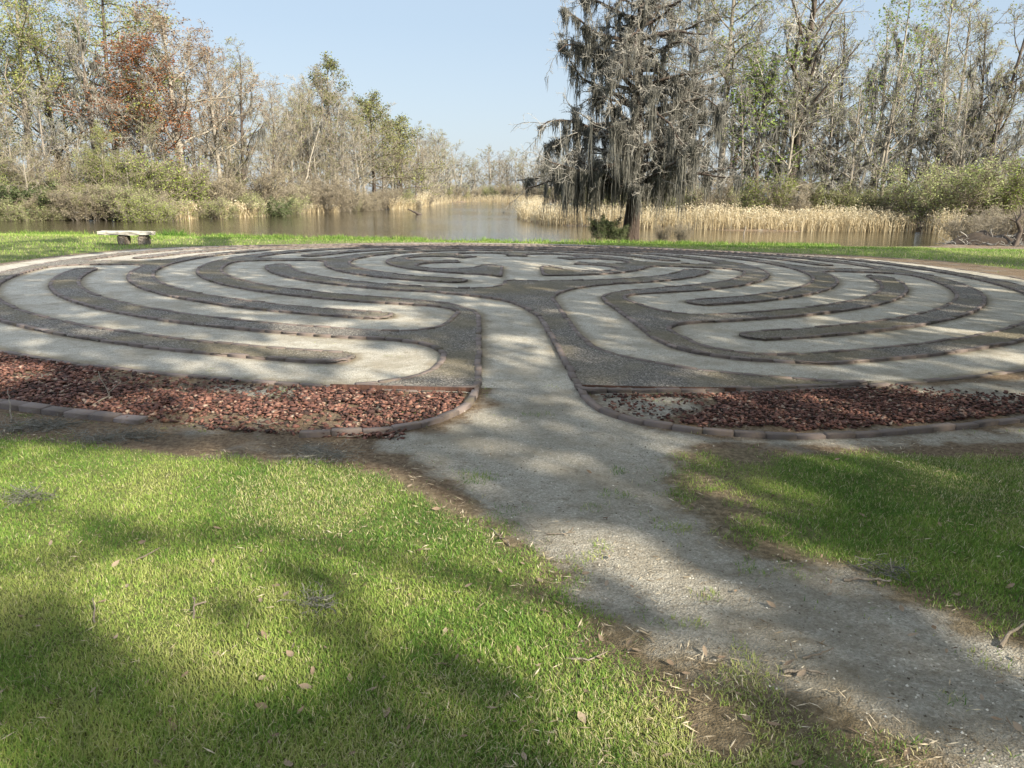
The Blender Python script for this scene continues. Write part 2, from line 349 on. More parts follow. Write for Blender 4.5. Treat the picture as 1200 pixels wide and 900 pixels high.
# far shore, seen from right to left
SHORE = [tuple(map(float, unproj(px, py, ZW))) for px, py in
         [(1125, 277), (1110, 273), (1000, 272), (900, 271), (800, 269), (700, 266.5), (640, 263.5), (612, 258.5), (606, 254), (618, 248), (632, 243.5)]]
SHORE += [(24, 175), (26, 236), (4, 250), (-14, 245), (-21, 200)]
SHORE += [tuple(map(float, unproj(px, py, ZW))) for px, py in
          [(498, 240.5), (484, 243), (440, 245.5), (400, 247.5), (345, 249), (327, 250.5), (262, 254), (200, 255.5), (150, 258.5), (80, 258), (0, 257), (-120, 256)]]
SHORE += [(-120, 46), (-400, 46)]
POND = BANK + SHORE
def height(x, y):
    x = np.asarray(x, float); y = np.asarray(y, float)
    r = np.hypot(x - LCX, y - LCY) / H
    z = H * 0.105 * np.clip(1 - r / 6.6, 0, 1) - 0.12 * sstep(2 * H, 6.4 * H, y - LCY)
    z = z - 0.26 * sstep(26.3, 31, y)
    z = np.where(y > 36, np.minimum(-0.48 + 0.0015 * np.clip(y - 60, 0, 400), 0.1), z)
    z = z + 0.02 * (fbm(x * 0.7, y * 0.7, 3) - 0.5) * (np.clip((r - 7.8), 0, 1))
    return z
def terrain(x, y):
    z = height(x, y); sd = seg_dist(x, y, POND)
    near = y < 36
    wdt = np.where(near, 0.7, 1.5)
    return z + (-1.5 - z) * sstep(0.25, -1, sd / wdt)

# plan masks of the lawn / trodden path (world polygons)
def up(l, z=0.0): return [tuple(map(float, unproj(a, b, z))) for a, b in l]
TROD = up([(655, 425), (578, 425), (566, 470), (540, 490), (505, 503), (440, 512), (452, 528), (505, 545), (560, 590), (610, 640), (660, 690), (715, 735), (790, 770), (860, 800), (930, 830), (990, 838), (1090, 878), (1200, 960),
           (1500, 960), (1320, 810), (1200, 752), (1110, 715), (1010, 680), (930, 655), (850, 625), (790, 590), (765, 560), (775, 535), (820, 522), (850, 517), (830, 512), (760, 500), (700, 478), (672, 455)])
LIT_L = up([(-500, 470), (0, 484), (240, 500), (430, 512), (520, 545), (560, 600), (470, 555), (380, 540), (240, 533), (120, 520), (0, 512), (-500, 505)])
LIT_R = up([(800, 508), (1000, 512), (1330, 490), (1330, 545), (1050, 530), (900, 530)])
LIT_FAR = up([(860, 294.5), (1000, 302.5), (1100, 314), (1200, 330), (1400, 365), (1400, 345), (1200, 318), (1100, 306), (1000, 298), (900, 293.2)], -0.02)
PALE = [up([(692, 459), (770, 460), (850, 466), (815, 484), (775, 494), (735, 487), (700, 474)]), up([(250, 449), (400, 456), (420, 468), (330, 466), (240, 462)]), up([(400, 500), (470, 488), (520, 480), (480, 503)]), up([(790, 506), (900, 516), (1200, 498), (1400, 500), (1400, 530), (1200, 520), (1000, 527), (850, 520)]), up([(1040, 453), (1200, 444), (1400, 470), (1400, 505), (1200, 482), (1090, 466)])]
def lawn_masks(x, y):
    r = np.hypot(x - LCX, y - LCY) / H
    sd = seg_dist(x, y, TROD) + 0.30 * (fbm(x * 2.1, y * 2.1, 15, 3) - 0.5) * (y < 6.3); sand = 1 - sstep(-0.34, 0.30, sd)
    for pb in PALE: sand = np.maximum(sand, .62 * (1 - sstep(-0.12, 0.16, seg_dist(x, y, pb))))
    l = np.maximum(1 - sstep(-0.15, 0.2, seg_dist(x, y, LIT_L)), 1 - sstep(-0.15, 0.2, seg_dist(x, y, LIT_R)))
    l = np.maximum(l, 1 - sstep(-0.4, 0.5, seg_dist(x, y, LIT_FAR)))
    ring = (1 - sstep(7.0, 7.2, r)); l = np.maximum(l, ring)
    bed = (1 - sstep(7.75, 7.85, r)) * (y < LCY - 4.6 * H); l = np.maximum(l, bed)
    mud = sstep(16.5, 19.5, x) * sstep(31.3, 32.5, y) * (1 - sstep(31, 60, y)); l = np.maximum(l, mud)
    far = sstep(36, 40, y); l = np.maximum(l, far)
    bare = 0.40 * (1 - sstep(-0.1, 0.75, sd)) + 0.26 * sstep(0.0, 0.5, x) * (1 - sstep(2.4, 3.0, y)) + 0.40 * sstep(0.56, 0.80, fbm(x * 1.5 + 5, y * 1.5, 11)) + 0.36 * sstep(0.58, 0.78, fbm(x * 5 + 5, y * 5, 19, 3)) * (y < 9)
    grass = np.clip(1 - bare, 0, 1) * (1 - sand) * (1 - l)
    return sand, l, grass

def axis(parts):
    out = []
    for a, b_, s in parts: out += list(np.arange(a, b_, s))
    return out
gx = axis([(-7, 7, 0.09)]); t = 7.0; st = 0.1; ext = []
while t < 2500: ext.append(t); t += st; st = min(st * (1.06 if t < 45 else 1.25), 0.45 if t < 45 else 400)
gx = np.array([-e for e in ext[::-1]] + gx[1:] + ext)
gy = axis([(-1.0, 10.5, 0.09)]); t = 10.5; st = 0.12
while t < 3500: gy.append(t); t += st; st = min(st * (1.05 if t < 36 else 1.2), 0.35 if t < 36 else 400)
pre = []; t = -1.0; st = 0.3
while t > -120: t -= st; st *= 1.4; pre.append(t)
gy = np.array(pre[::-1] + gy)
GX, GY = np.meshgrid(gx, gy); GZ = terrain(GX, GY)
sand, litter, grass = lawn_masks(GX, GY)
nx, ny = len(gx), len(gy); I = np.arange(nx * ny).reshape(ny, nx)
Q = np.stack([I[:-1, :-1], I[:-1, 1:], I[1:, 1:], I[1:, :-1]], -1).reshape(-1, 4)
Vg = np.stack([GX, GY, GZ], -1).reshape(-1, 3)
sf = sand.ravel()[Q].mean(1) > 0.5
dirt = sstep(3.6, 1.8, GY) if False else 1 - sstep(2.2, 4.4, GY)
def split_sheet(name, sel):
    q = Q[sel]; u, inv = np.unique(q, return_inverse=True)
    g = Geo(); g.add(Vg[u], inv.reshape(-1, 4))
    o = g.build(name, MAT['ground'], smooth=True, attrs={'sand': sand.ravel()[u], 'litter': litter.ravel()[u], 'grass': grass.ravel()[u], 'dirt': dirt.ravel()[u]})
    o['kind'] = 'structure'; return o
split_sheet('ground', ~sf)
split_sheet('trodden_path', sf)

# pond water: one level sheet, the land rises through it at the banks
g = Geo(); g.add([(-420, 29, ZW), (420, 29, ZW), (420, 420, ZW), (-420, 420, ZW)], [(0, 1, 2, 3)])
o = g.build('water', MAT['water']); o['kind'] = 'structure'

# ------------------------------------------------------------------ the labyrinth, drawn in plan (units of H about its centre)
STEP = 0.02
lx = np.arange(-7.2, 7.2 + STEP / 2, STEP); LX, LY = np.meshgrid(lx, lx)
LR = np.hypot(LX, LY); LT = np.degrees(np.arctan2(LX, -LY))
def prect(r0, r1, a0, a1, rho=0.1):
    am, ha = (a0 + a1) / 2, abs(a1 - a0) / 2
    dth = np.abs((LT - am + 180) % 360 - 180)
    qx = np.radians(dth - ha) * LR + rho; qy = np.abs(LR - (r0 + r1) / 2) - (r1 - r0) / 2 + rho
    return np.minimum(np.maximum(qx, qy), 0) + np.hypot(np.maximum(qx, 0), np.maximum(qy, 0)) - rho
PR = {1: (6.45, 6.91), 2: (5.72, 6.16), 3: (4.98, 5.43), 4: (4.24, 4.69), 5: (3.43, 3.93), 6: (2.68, 3.10), 7: (1.85, 2.33)}
fld = np.full(LX.shape, 9.0)
def path(k, a0, a1):
    global fld; fld = np.minimum(fld, prect(*PR[k], a0, a1))
def uturn(ko, end, other, tip, rho=0.36):
    """paths ko and ko+1 joined round the rounded tip of the band between them"""
    global fld
    big = prect(PR[ko + 1][0], PR[ko][1], end, other, rho)
    band = prect(PR[ko + 1][1], PR[ko][0], tip, other + (20 if other > end else -20), 0.14)
    fld = np.minimum(fld, np.maximum(big, -band))
uturn(1, -4.5, -30, -9.3, 0.5); path(1, -10, -343.5); path(2, -20, -60)
uturn(2, -82.5, -55, -77); path(3, -20, -60)
uturn(3, -6.5, -30, -12); path(4, -20, -255)
path(5, -12, -70); uturn(5, -88, -50, -77.5, 0.3); path(6, -20, -60)
uturn(6, -3.5, -35, -13, 0.42); path(7, -20, -250)
uturn(6, 96, 140, 107); path(6, 120, 250); uturn(5, -94, -140, -102, 0.3); path(5, -115, -330)
uturn(4, 16, 50, 23, 0.4); path(4, 40, 70); uturn(3, 87, 60, 81.5, 0.3); path(3, 30, 75)
uturn(2, 12.5, 50, 17, 0.4); path(2, 30, 260); uturn(2, -88, -140, -92.8, 0.3); path(3, -115, -250)
uturn(3, 93, 140, 99); path(6, 22, 70); uturn(6, 83, 50, 75, 0.3); path(7, -1, 70)
def polyfield(poly):
    global fld; fld = np.minimum(fld, seg_dist(LX, LY, poly))
polyfield([(-.60, -7.75), (-.32, -7.38), (-.23, -7.1), (-.21, -6.8), (-.23, -6.3), (-.27, -5.5), (-.29, -5.0), (-.31, -4.62), (-.38, -4.38), (-.57, -4.08), (-.80, -3.92), (-1.12, -3.79),
           (-1.9, -3.0), (-1.2, -3.28), (-.61, -3.45), (-.33, -3.62), (-.10, -3.85), (.05, -4.2), (.15, -4.6), (.20, -5.2), (.25, -6.04), (.29, -6.7), (.31, -7.05), (.39, -7.28), (.62, -7.55), (.7, -7.75)])
polyfield([(2.25, -6.53), (1.85, -6.62), (1.43, -6.52), (.98, -6.33), (.65, -6.05), (.52, -5.84), (.45, -5.39), (.41, -4.77), (.36, -3.9), (.34, -3.62), (.40, -3.30), (.59, -2.94), (.87, -2.62), (1.4, -2.3),
           (1.6, -2.66), (1.15, -2.98), (.92, -3.22), (.80, -3.50), (.80, -3.75), (.86, -4.3), (.91, -4.85), (.95, -5.4), (1.02, -5.72), (1.14, -5.92), (1.41, -6.09), (1.9, -6.17), (2.25, -6.08)])
fld = np.minimum(fld, np.maximum(np.abs(LX - .06) - .24, np.abs(LY + 1.5) - .86))
fld = np.minimum(fld, LR - 0.86)
for k in range(6):
    a = R(48 + 52.8 * k); fld = np.minimum(fld, np.hypot(LX - 1.22 * math.sin(a), LY + 1.22 * math.cos(a)) - 0.42)
wall = np.maximum(LR - 6.93, -fld)                    # negative inside the raised beds
def blur(A, n=2):
    for _ in range(n):
        A = A.copy(); A[1:-1] = (A[:-2] + 2 * A[1:-1] + A[2:]) / 4; A[:, 1:-1] = (A[:, :-2] + 2 * A[:, 1:-1] + A[:, 2:]) / 4
    return A
wall = blur(wall, 3)
def wpt(p):                                           # plan -> world x, y
    return LCX + p[..., 0] * H, LCY + p[..., 1] * H

# the pale gravel floor of the labyrinth: one domed sheet
fr = np.concatenate([np.arange(0.12, 6.94, 0.09), [6.95]]); ft = np.radians(np.arange(0, 360, 1.2)); nr, na = len(fr), len(ft)
FX = fr[:, None] * np.sin(ft); FY = -fr[:, None] * np.cos(ft)
X, Y = LCX + FX * H, LCY + FY * H
ent = (sstep(6.80, 6.90, fr)[:, None] * (FX > -.24) * (FX < .32) * (FY < 0))
Z = height(X, Y) + 0.008 - 0.028 * ent + 0.010 * (fbm(X * 1.5, Y * 1.5, 5) - 0.5)
xi = np.clip(((FX + 7.2) / STEP), 0, len(lx) - 1).astype(int); yi = np.clip(((FY + 7.2) / STEP), 0, len(lx) - 1).astype(int)
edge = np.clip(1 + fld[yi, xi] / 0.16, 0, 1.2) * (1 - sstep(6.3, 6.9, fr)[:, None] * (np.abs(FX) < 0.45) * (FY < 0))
I = np.arange(nr * na).reshape(nr, na)
Qd = np.stack([I[:-1], np.roll(I, -1, 1)[:-1], np.roll(I, -1, 1)[1:], I[1:]], -1).reshape(-1, 4)
g = Geo(); g.add(np.stack([X, Y, Z], -1).reshape(-1, 3), Qd)
g.add([(LCX, LCY, float(height(LCX, LCY)) + 0.008)] + [(X[0, j], Y[0, j], Z[0, j]) for j in range(na)], None, [(0, 1 + (j + 1) % na, 1 + j) for j in range(na)])
o = g.build('labyrinth_path', MAT['sand'], smooth=True, attrs={'edge': np.concatenate([edge.ravel(), np.zeros(na + 1)])}); o['kind'] = 'structure'

# marching squares over the bed field: filled cells for the gravel, chained contours for the brick edging
ins = wall < 0
n_ = len(lx)
lab = np.where(ins, np.arange(n_ * n_).reshape(n_, n_), -1)
while True:                                           # connected beds by label spreading
    L2 = lab.copy()
    for ax in (0, 1):
        for sgn in (1, -1):
            sh = np.roll(L2, sgn, ax); L2 = np.where(ins, np.maximum(L2, np.where(sh >= 0, sh, -1)), -1)
            # sweep along whole rows to spread quickly
    for ax in (0, 1):
        for rev in (False, True):
            A = np.flip(L2, ax) if rev else L2
            A = A.copy()
            A = np.moveaxis(A, ax, 0); msk = A >= 0
            cur = np.full(A.shape[1], -1)
            for i in range(A.shape[0]):
                cur = np.where(msk[i], np.maximum(A[i], cur), -1); A[i] = cur
            A = np.moveaxis(A, 0, ax); L2 = np.flip(A, ax) if rev else A
    if (L2 == lab).all(): break
    lab = L2
ids = [i for i in np.unique(lab) if i >= 0 and (lab == i).sum() > 60]
def bed_cells(i):
    """polygons of the cells of one bed and its boundary segments"""
    own = lab == i; f = np.where(own, wall, np.where(ins, 0.05, wall))
    fin = f < 0; cnt = fin[:-1, :-1].astype(int) + fin[:-1, 1:] + fin[1:, 1:] + fin[1:, :-1]
    full = np.argwhere(cnt == 4); part = np.argwhere((cnt > 0) & (cnt < 4))
    polys = []; segs = []
    for r, c in part:
        pts = [(lx[c], lx[r], f[r, c]), (lx[c + 1], lx[r], f[r, c + 1]), (lx[c + 1], lx[r + 1], f[r + 1, c + 1]), (lx[c], lx[r + 1], f[r + 1, c])]
        poly = []; cr = []
        for k in range(4):
            a, b2 = pts[k], pts[(k + 1) % 4]
            if a[2] < 0: poly.append(a[:2])
            if (a[2] < 0) != (b2[2] < 0):
                t = a[2] / (a[2] - b2[2]); p = (round(a[0] + (b2[0] - a[0]) * t, 6), round(a[1] + (b2[1] - a[1]) * t, 6)); poly.append(p); cr.append(p)
        if len(poly) >= 3: polys.append(poly)
        if len(cr) == 2: segs.append(tuple(cr))
    return full, polys, segs
def chains(segs):
    adj = {}
    for a, b2 in segs: adj.setdefault(a, []).append(b2); adj.setdefault(b2, []).append(a)
    seen = set(); out = []
    for s0 in adj:
        if s0 in seen: continue
        ch = [s0]; seen.add(s0); cur = s0
        while True:
            nx_ = [q for q in adj[cur] if q not in seen]
            if not nx_: break
            cur = nx_[0]; seen.add(cur); ch.append(cur)
        if len(ch) > 6: out.append(np.array(ch + [ch[0]]) if ch[0] in adj[ch[-1]] else np.array(ch))
    return out
def brick_row(g, P, zf, width=0.056, top=0.036, inward=None, L=0.20, rg=rng, sink=None):
    """bricks laid end to end along the world polyline P (m,2)"""
    d = np.r_[0, np.cumsum(np.hypot(*np.diff(P, axis=0).T))]
    if d[-1] < 0.15: return
    n = max(1, int(round(d[-1] / L))); e = np.linspace(0, d[-1], n + 1)
    ex = np.interp(e, d, P[:, 0]); ey = np.interp(e, d, P[:, 1])
    for k in range(n):
        a = np.array([ex[k], ey[k]]); b2 = np.array([ex[k + 1], ey[k + 1]]); t = b2 - a; ln = np.hypot(*t)
        if ln < 0.02: continue
        t /= ln; nrm = np.array([-t[1], t[0]])
        if inward is not None: nrm = nrm * inward(*(a + b2) / 2, nrm)
        a = a + t * 0.0035; b2 = b2 - t * 0.0035
        off = rg.normal(0, 0.004); a = a + nrm * (off + rg.normal(0, .002)); b2 = b2 + nrm * (off + rg.normal(0, .002))
        c4 = [a, b2, b2 + nrm * width, a + nrm * width]
        za = float(zf(*a)); zb = float(zf(*b2)); j = rg.normal(0, 0.0035); j2 = rg.normal(0, 0.003)
        if sink is not None: j -= sink(k / n)
        bev = 0.006
        lo = [(*p, z - 0.08) for p, z in zip(c4, (za, zb, zb, za))]
        mid = [(*p, z + top + j + jj - bev) for p, z, jj in zip(c4, (za, zb, zb, za), (0, j2, j2, 0))]
        cen = (c4[0] + c4[2]) / 2
        topv = [(*(p + (cen - p) / max(np.hypot(*(cen - p)), .01) * bev), z + top + j + jj) for p, z, jj in zip(c4, (za, zb, zb, za), (0, j2, j2, 0))]
        V = lo + mid + topv; Qs = [(8, 9, 10, 11)]
        for k2 in range(4):
            k3 = (k2 + 1) % 4; Qs += [(k2, k3, 4 + k3, 4 + k2), (4 + k2, 4 + k3, 8 + k3, 8 + k2)]
        g.add(V, Qs, a=np.clip(rg.normal(0.5, 0.17), 0, 1))
def fieldsamp(x, y):
    u = (x - LCX) / H; v = (y - LCY) / H
    fx = (u + 7.2) / STEP; fy = (v + 7.2) / STEP; i = int(min(max(fx, 0), n_ - 2)); j = int(min(max(fy, 0), n_ - 2))
    a, b2 = fx - i, fy - j
    return (wall[j, i] * (1 - a) + wall[j, i + 1] * a) * (1 - b2) + (wall[j + 1, i] * (1 - a) + wall[j + 1, i + 1] * a) * b2
BEDS = []
for i in ids:
    full, polys, segs = bed_cells(i)
    cells = np.argwhere(lab == i); cen = np.array([lx[cells[:, 1]].mean(), lx[cells[:, 0]].mean()])
    root = empty('gravel_bed', (0, 0, 0)); BEDS.append((root, cen, len(cells)))
    g = Geo()
    ix = full; vid = {}; V = []
    def vi(p):
        k = (round(p[0], 5), round(p[1], 5))
        if k not in vid: vid[k] = len(V); V.append(k)
        return vid[k]
    Qs = [[vi((lx[c], lx[r])), vi((lx[c + 1], lx[r])), vi((lx[c + 1], lx[r + 1])), vi((lx[c], lx[r + 1]))] for r, c in full]
    Ts = []
    for p in polys:
        k = [vi(q) for q in p]
        for t in range(1, len(k) - 1): Ts.append((k[0], k[t], k[t + 1]))
    V = np.array(V); x, y = LCX + V[:, 0] * H, LCY + V[:, 1] * H
    z = height(x, y) + 0.028 + 0.014 * (fbm(x * 3, y * 3, 9) - 0.5) + 0.012 * (rng.random(len(x)) - 0.5)
    g.add(np.stack([x, y, z], -1), Qs, Ts); g.build('gravel_fill', MAT['gravel'], root, smooth=True)
    for ch in chains(segs):
        g = Geo()
        P = np.stack(wpt(ch), -1)
        if len(P) > 8:                                  # smooth the cell steps out of the line
            cl = np.allclose(P[0], P[-1])
            for _ in range(3):
                if cl: q = P[:-1]; q = (np.roll(q, 1, 0) + 2 * q + np.roll(q, -1, 0)) / 4; P = np.vstack([q, q[:1]])
                else: P[1:-1] = (P[:-2] + 2 * P[1:-1] + P[2:]) / 4
        brick_row(g, P, height, inward=lambda x, y, n: 1 if fieldsamp(x + n[0] * 0.04, y + n[1] * 0.04) < fieldsamp(x - n[0] * 0.04, y - n[1] * 0.04) else -1)
        if g.V: g.build('brick_edging', MAT['brick'], root)

for (root, cen, n_c), lb in zip(sorted(BEDS, key=lambda b: b[2]), ('Y-shaped dark gravel bed that forks just right of the straight entrance path', 'dark gravel bed beginning left of the entrance with curved arms on both sides', 'dark gravel bed round the flower shaped centre with arms reaching both flanks')):
    tag(root, lb, 'gravel bed')
# ------------------------------------------------------------------ brick borders round the labyrinth and the red beds
def plan_line(pts, n=40):
    P = np.array(pts, float); d = np.r_[0, np.cumsum(np.hypot(*np.diff(P, axis=0).T))]
    q = np.linspace(0, d[-1], n); P2 = np.stack([np.interp(q, d, P[:, 0]), np.interp(q, d, P[:, 1])], -1)
    for _ in range(4): P2[1:-1] = (P2[:-2] + 2 * P2[1:-1] + P2[2:]) / 4
    return P2
def arc(r, a0, a1, n=60):
    a = np.radians(np.linspace(a0, a1, n)); return np.stack([r * np.sin(a), -r * np.cos(a)], -1)
def border(name, pl, label, cat='brick border', **kw):
    g = Geo(); x, y = wpt(pl); brick_row(g, np.stack([x, y], -1), lambda a, b: float(height(a, b)), **kw)
    o = g.build(name, MAT['brick']); tag(o, label, cat); return o
border('brick_border', arc(6.915, -3.2, -352.5, 400), 'thin brick rim running round the whole outer edge of the labyrinth', 'brick rim', top=0.014, inward=lambda x, y, n: 1 if n @ np.array([x - LCX, y - LCY]) > 0 else -1)
border('brick_border', plan_line([(-.215, -6.80), (-.22, -7.03), (-.24, -7.2), (-.31, -7.38), (-.40, -7.51), (-.52, -7.60), (-.72, -7.67), (-.94, -7.70)], 40), 'curved brick border turning left from the entrance round the red stone bed', top=0.032,
       inward=lambda x, y, n: 1 if n @ np.array([LCX - 1.0 - x, LCY - 10.3 - y]) > 0 else -1)
border('brick_border', arc(7.745, -10.6, -42, 60), 'straight low brick border along the front of the red stone bed on the left', top=0.036, width=0.10, inward=lambda x, y, n: 1 if n[1] > 0 else -1, sink=lambda t: 0.06 * max(0, 1 - t * 14))
border('brick_border', plan_line([(.30, -6.72), (.31, -7.02), (.34, -7.16), (.39, -7.28), (.46, -7.38), (.54, -7.45), (.66, -7.515), (.85, -7.58), (1.12, -7.63), (1.46, -7.59), (1.76, -7.51), (2.10, -7.41), (2.44, -7.28), (2.95, -7.1), (3.6, -6.8), (4.3, -6.4)], 120),
       'long curved brick border turning right from the entrance round the dark red stone bed', top=0.030, inward=lambda x, y, n: 1 if n[1] > 0 else -1, sink=lambda t: 0.03 * max(0, t - 0.5))

# steel strips that hold the ends of the beds beside the entrance
MAT['steel'] = bark_mat('rusty_steel', (0.03, 0.018, 0.014), (0.075, 0.04, 0.03), (0.14, 0.075, 0.05))
for pl, lb in ((plan_line([(-.24, -6.93), (-.6, -6.92), (-1.0, -6.90)], 8), 'rusty steel edging strip between the dark gravel and red stones left of the entrance'),
               (plan_line([(.33, -6.83), (.7, -6.85), (1.15, -6.84)], 8), 'rusty steel edging strip between the dark gravel and red stones right of the entrance')):
    x, y = wpt(pl); g = Geo(); n = len(x); z0 = height(x, y)
    V = [(x[i], y[i] + dy, z0[i] + dz) for i in range(n) for dy, dz in ((0, -.04), (0.008, -.04), (0.008, .042), (0, .042))]
    Qs = [(4 * i + k, 4 * i + (k + 1) % 4, 4 * i + 4 + (k + 1) % 4, 4 * i + 4 + k) for i in range(n - 1) for k in range(4)] + [(0, 1, 2, 3), (4 * n - 4, 4 * n - 3, 4 * n - 2, 4 * n - 1)]
    g.add(V, Qs); tag(g.build('edging_strip', MAT['steel']), lb, 'edging strip')

# ------------------------------------------------------------------ red stone chips
ICO = None
def stones(name, pts, size, rg, label):
    global ICO
    if ICO is None:
        import bmesh
        bm = bmesh.new(); bmesh.ops.create_icosphere(bm, subdivisions=1, radius=1); bm.verts.ensure_lookup_table()
        ICO = (np.array([v.co[:] for v in bm.verts]), np.array([[v.index for v in f.verts] for f in bm.faces])); bm.free()
    V0, F0 = ICO; n = len(pts); k = len(V0)
    s = size[:, None, None] * np.stack([rg.uniform(.6, 1.15, n), rg.uniform(.55, 1.0, n), rg.uniform(.20, .42, n)], -1)[:, None, :]
    V = V0[None] * s * (1 + 0.30 * rg.normal(size=(n, k, 1)).clip(-1.6, 1.6))
    a = rg.uniform(0, 6.28, n); t = rg.normal(0, 0.38, n)
    ct, st = np.cos(t)[:, None], np.sin(t)[:, None]; ca, sa = np.cos(a)[:, None], np.sin(a)[:, None]
    x, y, z = V[..., 0], V[..., 1], V[..., 2]
    x, z = x * ct + z * st, -x * st + z * ct; x, y = x * ca - y * sa, x * sa + y * ca
    V = np.stack([x, y, z], -1) + pts[:, None, :]
    g = Geo(); g.add(V.reshape(-1, 3), None, (F0[None] + (np.arange(n) * k)[:, None, None]).reshape(-1, 3), a=np.repeat(np.clip(rg.normal(0.5, 0.26, n), 0, 1), k))
    o = g.build(name, MAT['mulch']); tag(o, label, 'stone chips', kind='stuff'); return o
def bed_points(a0, a1, dens, rg, keep):
    n = int(dens * 30); r = rg.uniform(6.97, 7.73, n); a = np.radians(rg.uniform(a0, a1, n))
    u, v = r * np.sin(a), -r * np.cos(a); k = keep(u, v, r, rg); u, v = u[k], v[k]
    x, y = LCX + u * H, LCY + v * H
    return np.stack([x, y, height(x, y) + rg.uniform(-.004, .026, len(x))], -1)
rg = np.random.default_rng(21)
def keepL(u, v, r, rg):
    ok = (r > 6.97) & ((u < -0.5) | (r < 7.2 + (-.24 - u) * 1.3)) & (u < -0.30)
    th = fbm(u * 2.2, v * 4, 31) ; bare = (np.abs(u + 1.75) < .6) & (r < 7.22)
    p = np.where(bare, 0.25, np.where(th > 0.64, 0.25, 1.0)); p = np.where((u > -0.95) & (r > 7.25), p * .8, p)
    return ok & (rg.random(len(u)) < p)
P = bed_points(-48, -2, 980, rg, keepL); stones('red_stone_chips', P, np.where(rg.random(len(P)) < .12, rg.uniform(.022, .034, len(P)), rg.uniform(.009, .023, len(P))), rg, 'bed of red stone chips left of the labyrinth entrance')
def keepR(u, v, r, rg):
    ok = (r > 6.95) & (r < np.where(u < 1.2, 7.52, 7.60 - (u - 1.2) * 0.02)) & (u > 0.42) & (r < np.where(u < .8, 7.28 + (u - .4) * .5, 8))
    bare = (u < 1.0) & (r > 7.0) & (u + (r - 7) * 0.9 < 1.12)
    fade = np.clip((2.85 - u) / .6, 0, 1) * np.clip(1.15 - np.maximum(u - 1.55, 0) * (7.50 - r) * 3.6, 0, 1)
    return ok & (rg.random(len(u)) < np.where(bare, 0.13, 1) * fade)
P = bed_points(2, 30, 700, rg, keepR); stones('red_stone_chips', P, rg.uniform(.010, .023, len(P)), rg, 'bed of dark red stone chips right of the labyrinth entrance')

# ------------------------------------------------------------------ lawn grass
def blades(name, n, sampler, hgt, wid, rg, label, colfun, K=3):
    x, y = sampler(n, rg)
    s_, l_, g_ = lawn_masks(x, y)
    jit = (fbm(x * 5, y * 5, 41, 3) - 0.5)
    dens = g_ + 0.9 * jit - 0.10
    k = rg.random(len(x)) < np.clip((dens - 0.12) * 2.2, 0.012 * (s_ < 0.97) * (l_ < .9) * (fbm(x * 3, y * 3, 44) > .52), 1)
    x, y = x[k], y[k]; m = len(x); z = terrain(x, y) - 0.004
    hh = hgt * rg.uniform(.45, 1.25, m) * (0.55 + 0.9 * fbm(x * 2.2, y * 2.2, 43)); az = rg.uniform(0, 6.28, m); ln = rg.uniform(.15, 1.1, m)
    d = np.stack([np.cos(az), np.sin(az), np.zeros(m)], -1)
    P = np.zeros((m, K, 3)); W = np.zeros((m, K))
    for i in range(K):
        t = i / (K - 1); P[:, i] = np.stack([x, y, z], -1) + d * (hh * ln * t ** 1.7)[:, None]; P[:, i, 2] += hh * (t - 0.25 * ln * t * t)
        W[:, i] = wid * rg.uniform(.7, 1.3, m) * (1 - t) ** .6 + .0003
    a2 = az + rg.normal(1.57, .5, m); S = np.stack([np.cos(a2), np.sin(a2), np.zeros(m)], -1)
    g = Geo(); strips(g, P, W, colfun(x, y, rg), S); o = g.build(name, MAT['grass']); tag(o, label, 'grass', kind='stuff'); return o
def near_s(n, rg):
    y = 1.45 + (rg.random(n) ** 1.25) * 6.3; hw = y * 0.73 + 0.5; x = rg.uniform(-1, 1, n) * hw
    m = n // 3; y2 = rg.uniform(-.6, 8.6, m); x2 = np.where(rg.random(m) < .5, -1, 1) * np.where(y2 < 1.5, rg.random(m) * 4.5, np.maximum(y2, 0) * .73 + .45 - 1.6 * np.log(rg.uniform(.02, 1, m))); k = np.abs(x2) < 12; return np.r_[x, x2[k]], np.r_[y, y2[k]]
def gcol(x, y, rg):
    c = 0.56 + 0.75 * (fbm(x * 1.6, y * 1.6, 47, 3) - 0.5) + 0.4 * (fbm(x * 7, y * 7, 48, 2) - 0.5) + rg.normal(0, .12, len(x))
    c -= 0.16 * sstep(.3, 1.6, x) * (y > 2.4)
    c = np.where(rg.random(len(x)) < .13 + .28 * sstep(.5, .68, fbm(x * 1.1, y * 1.1, 49)), rg.uniform(.8, 1, len(x)), np.clip(c, 0, .82)); return np.clip(c, 0, 1)
rg = np.random.default_rng(5)
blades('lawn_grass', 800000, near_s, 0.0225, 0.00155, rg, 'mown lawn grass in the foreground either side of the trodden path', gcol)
def far_s(n, rg):
    y = np.where(rg.random(n) < .55, rg.uniform(26.3, 31.9, n), rg.uniform(14, 31.5, n)); x = rg.uniform(-24, 25, n)
    r = np.hypot(x - LCX, y - LCY) / H; k = (r > 7.02) & (np.abs(x) < y * 0.72 + 1) & (seg_dist(x, y, POND) > 0.05); return x[k], y[k]
def fcol(x, y, rg):
    c = 0.52 + 0.5 * (fbm(x * .8, y * .8, 57, 3) - 0.5) + rg.normal(0, .1, len(x)) ; c += .10 * sstep(-8, -12, x)
    return np.clip(np.where(rg.random(len(x)) < .12, .92, c), 0, 1)
blades('bank_grass', 150000, far_s, 0.075, 0.008, rg, 'short green grass on the strip between the labyrinth and the pond', fcol)
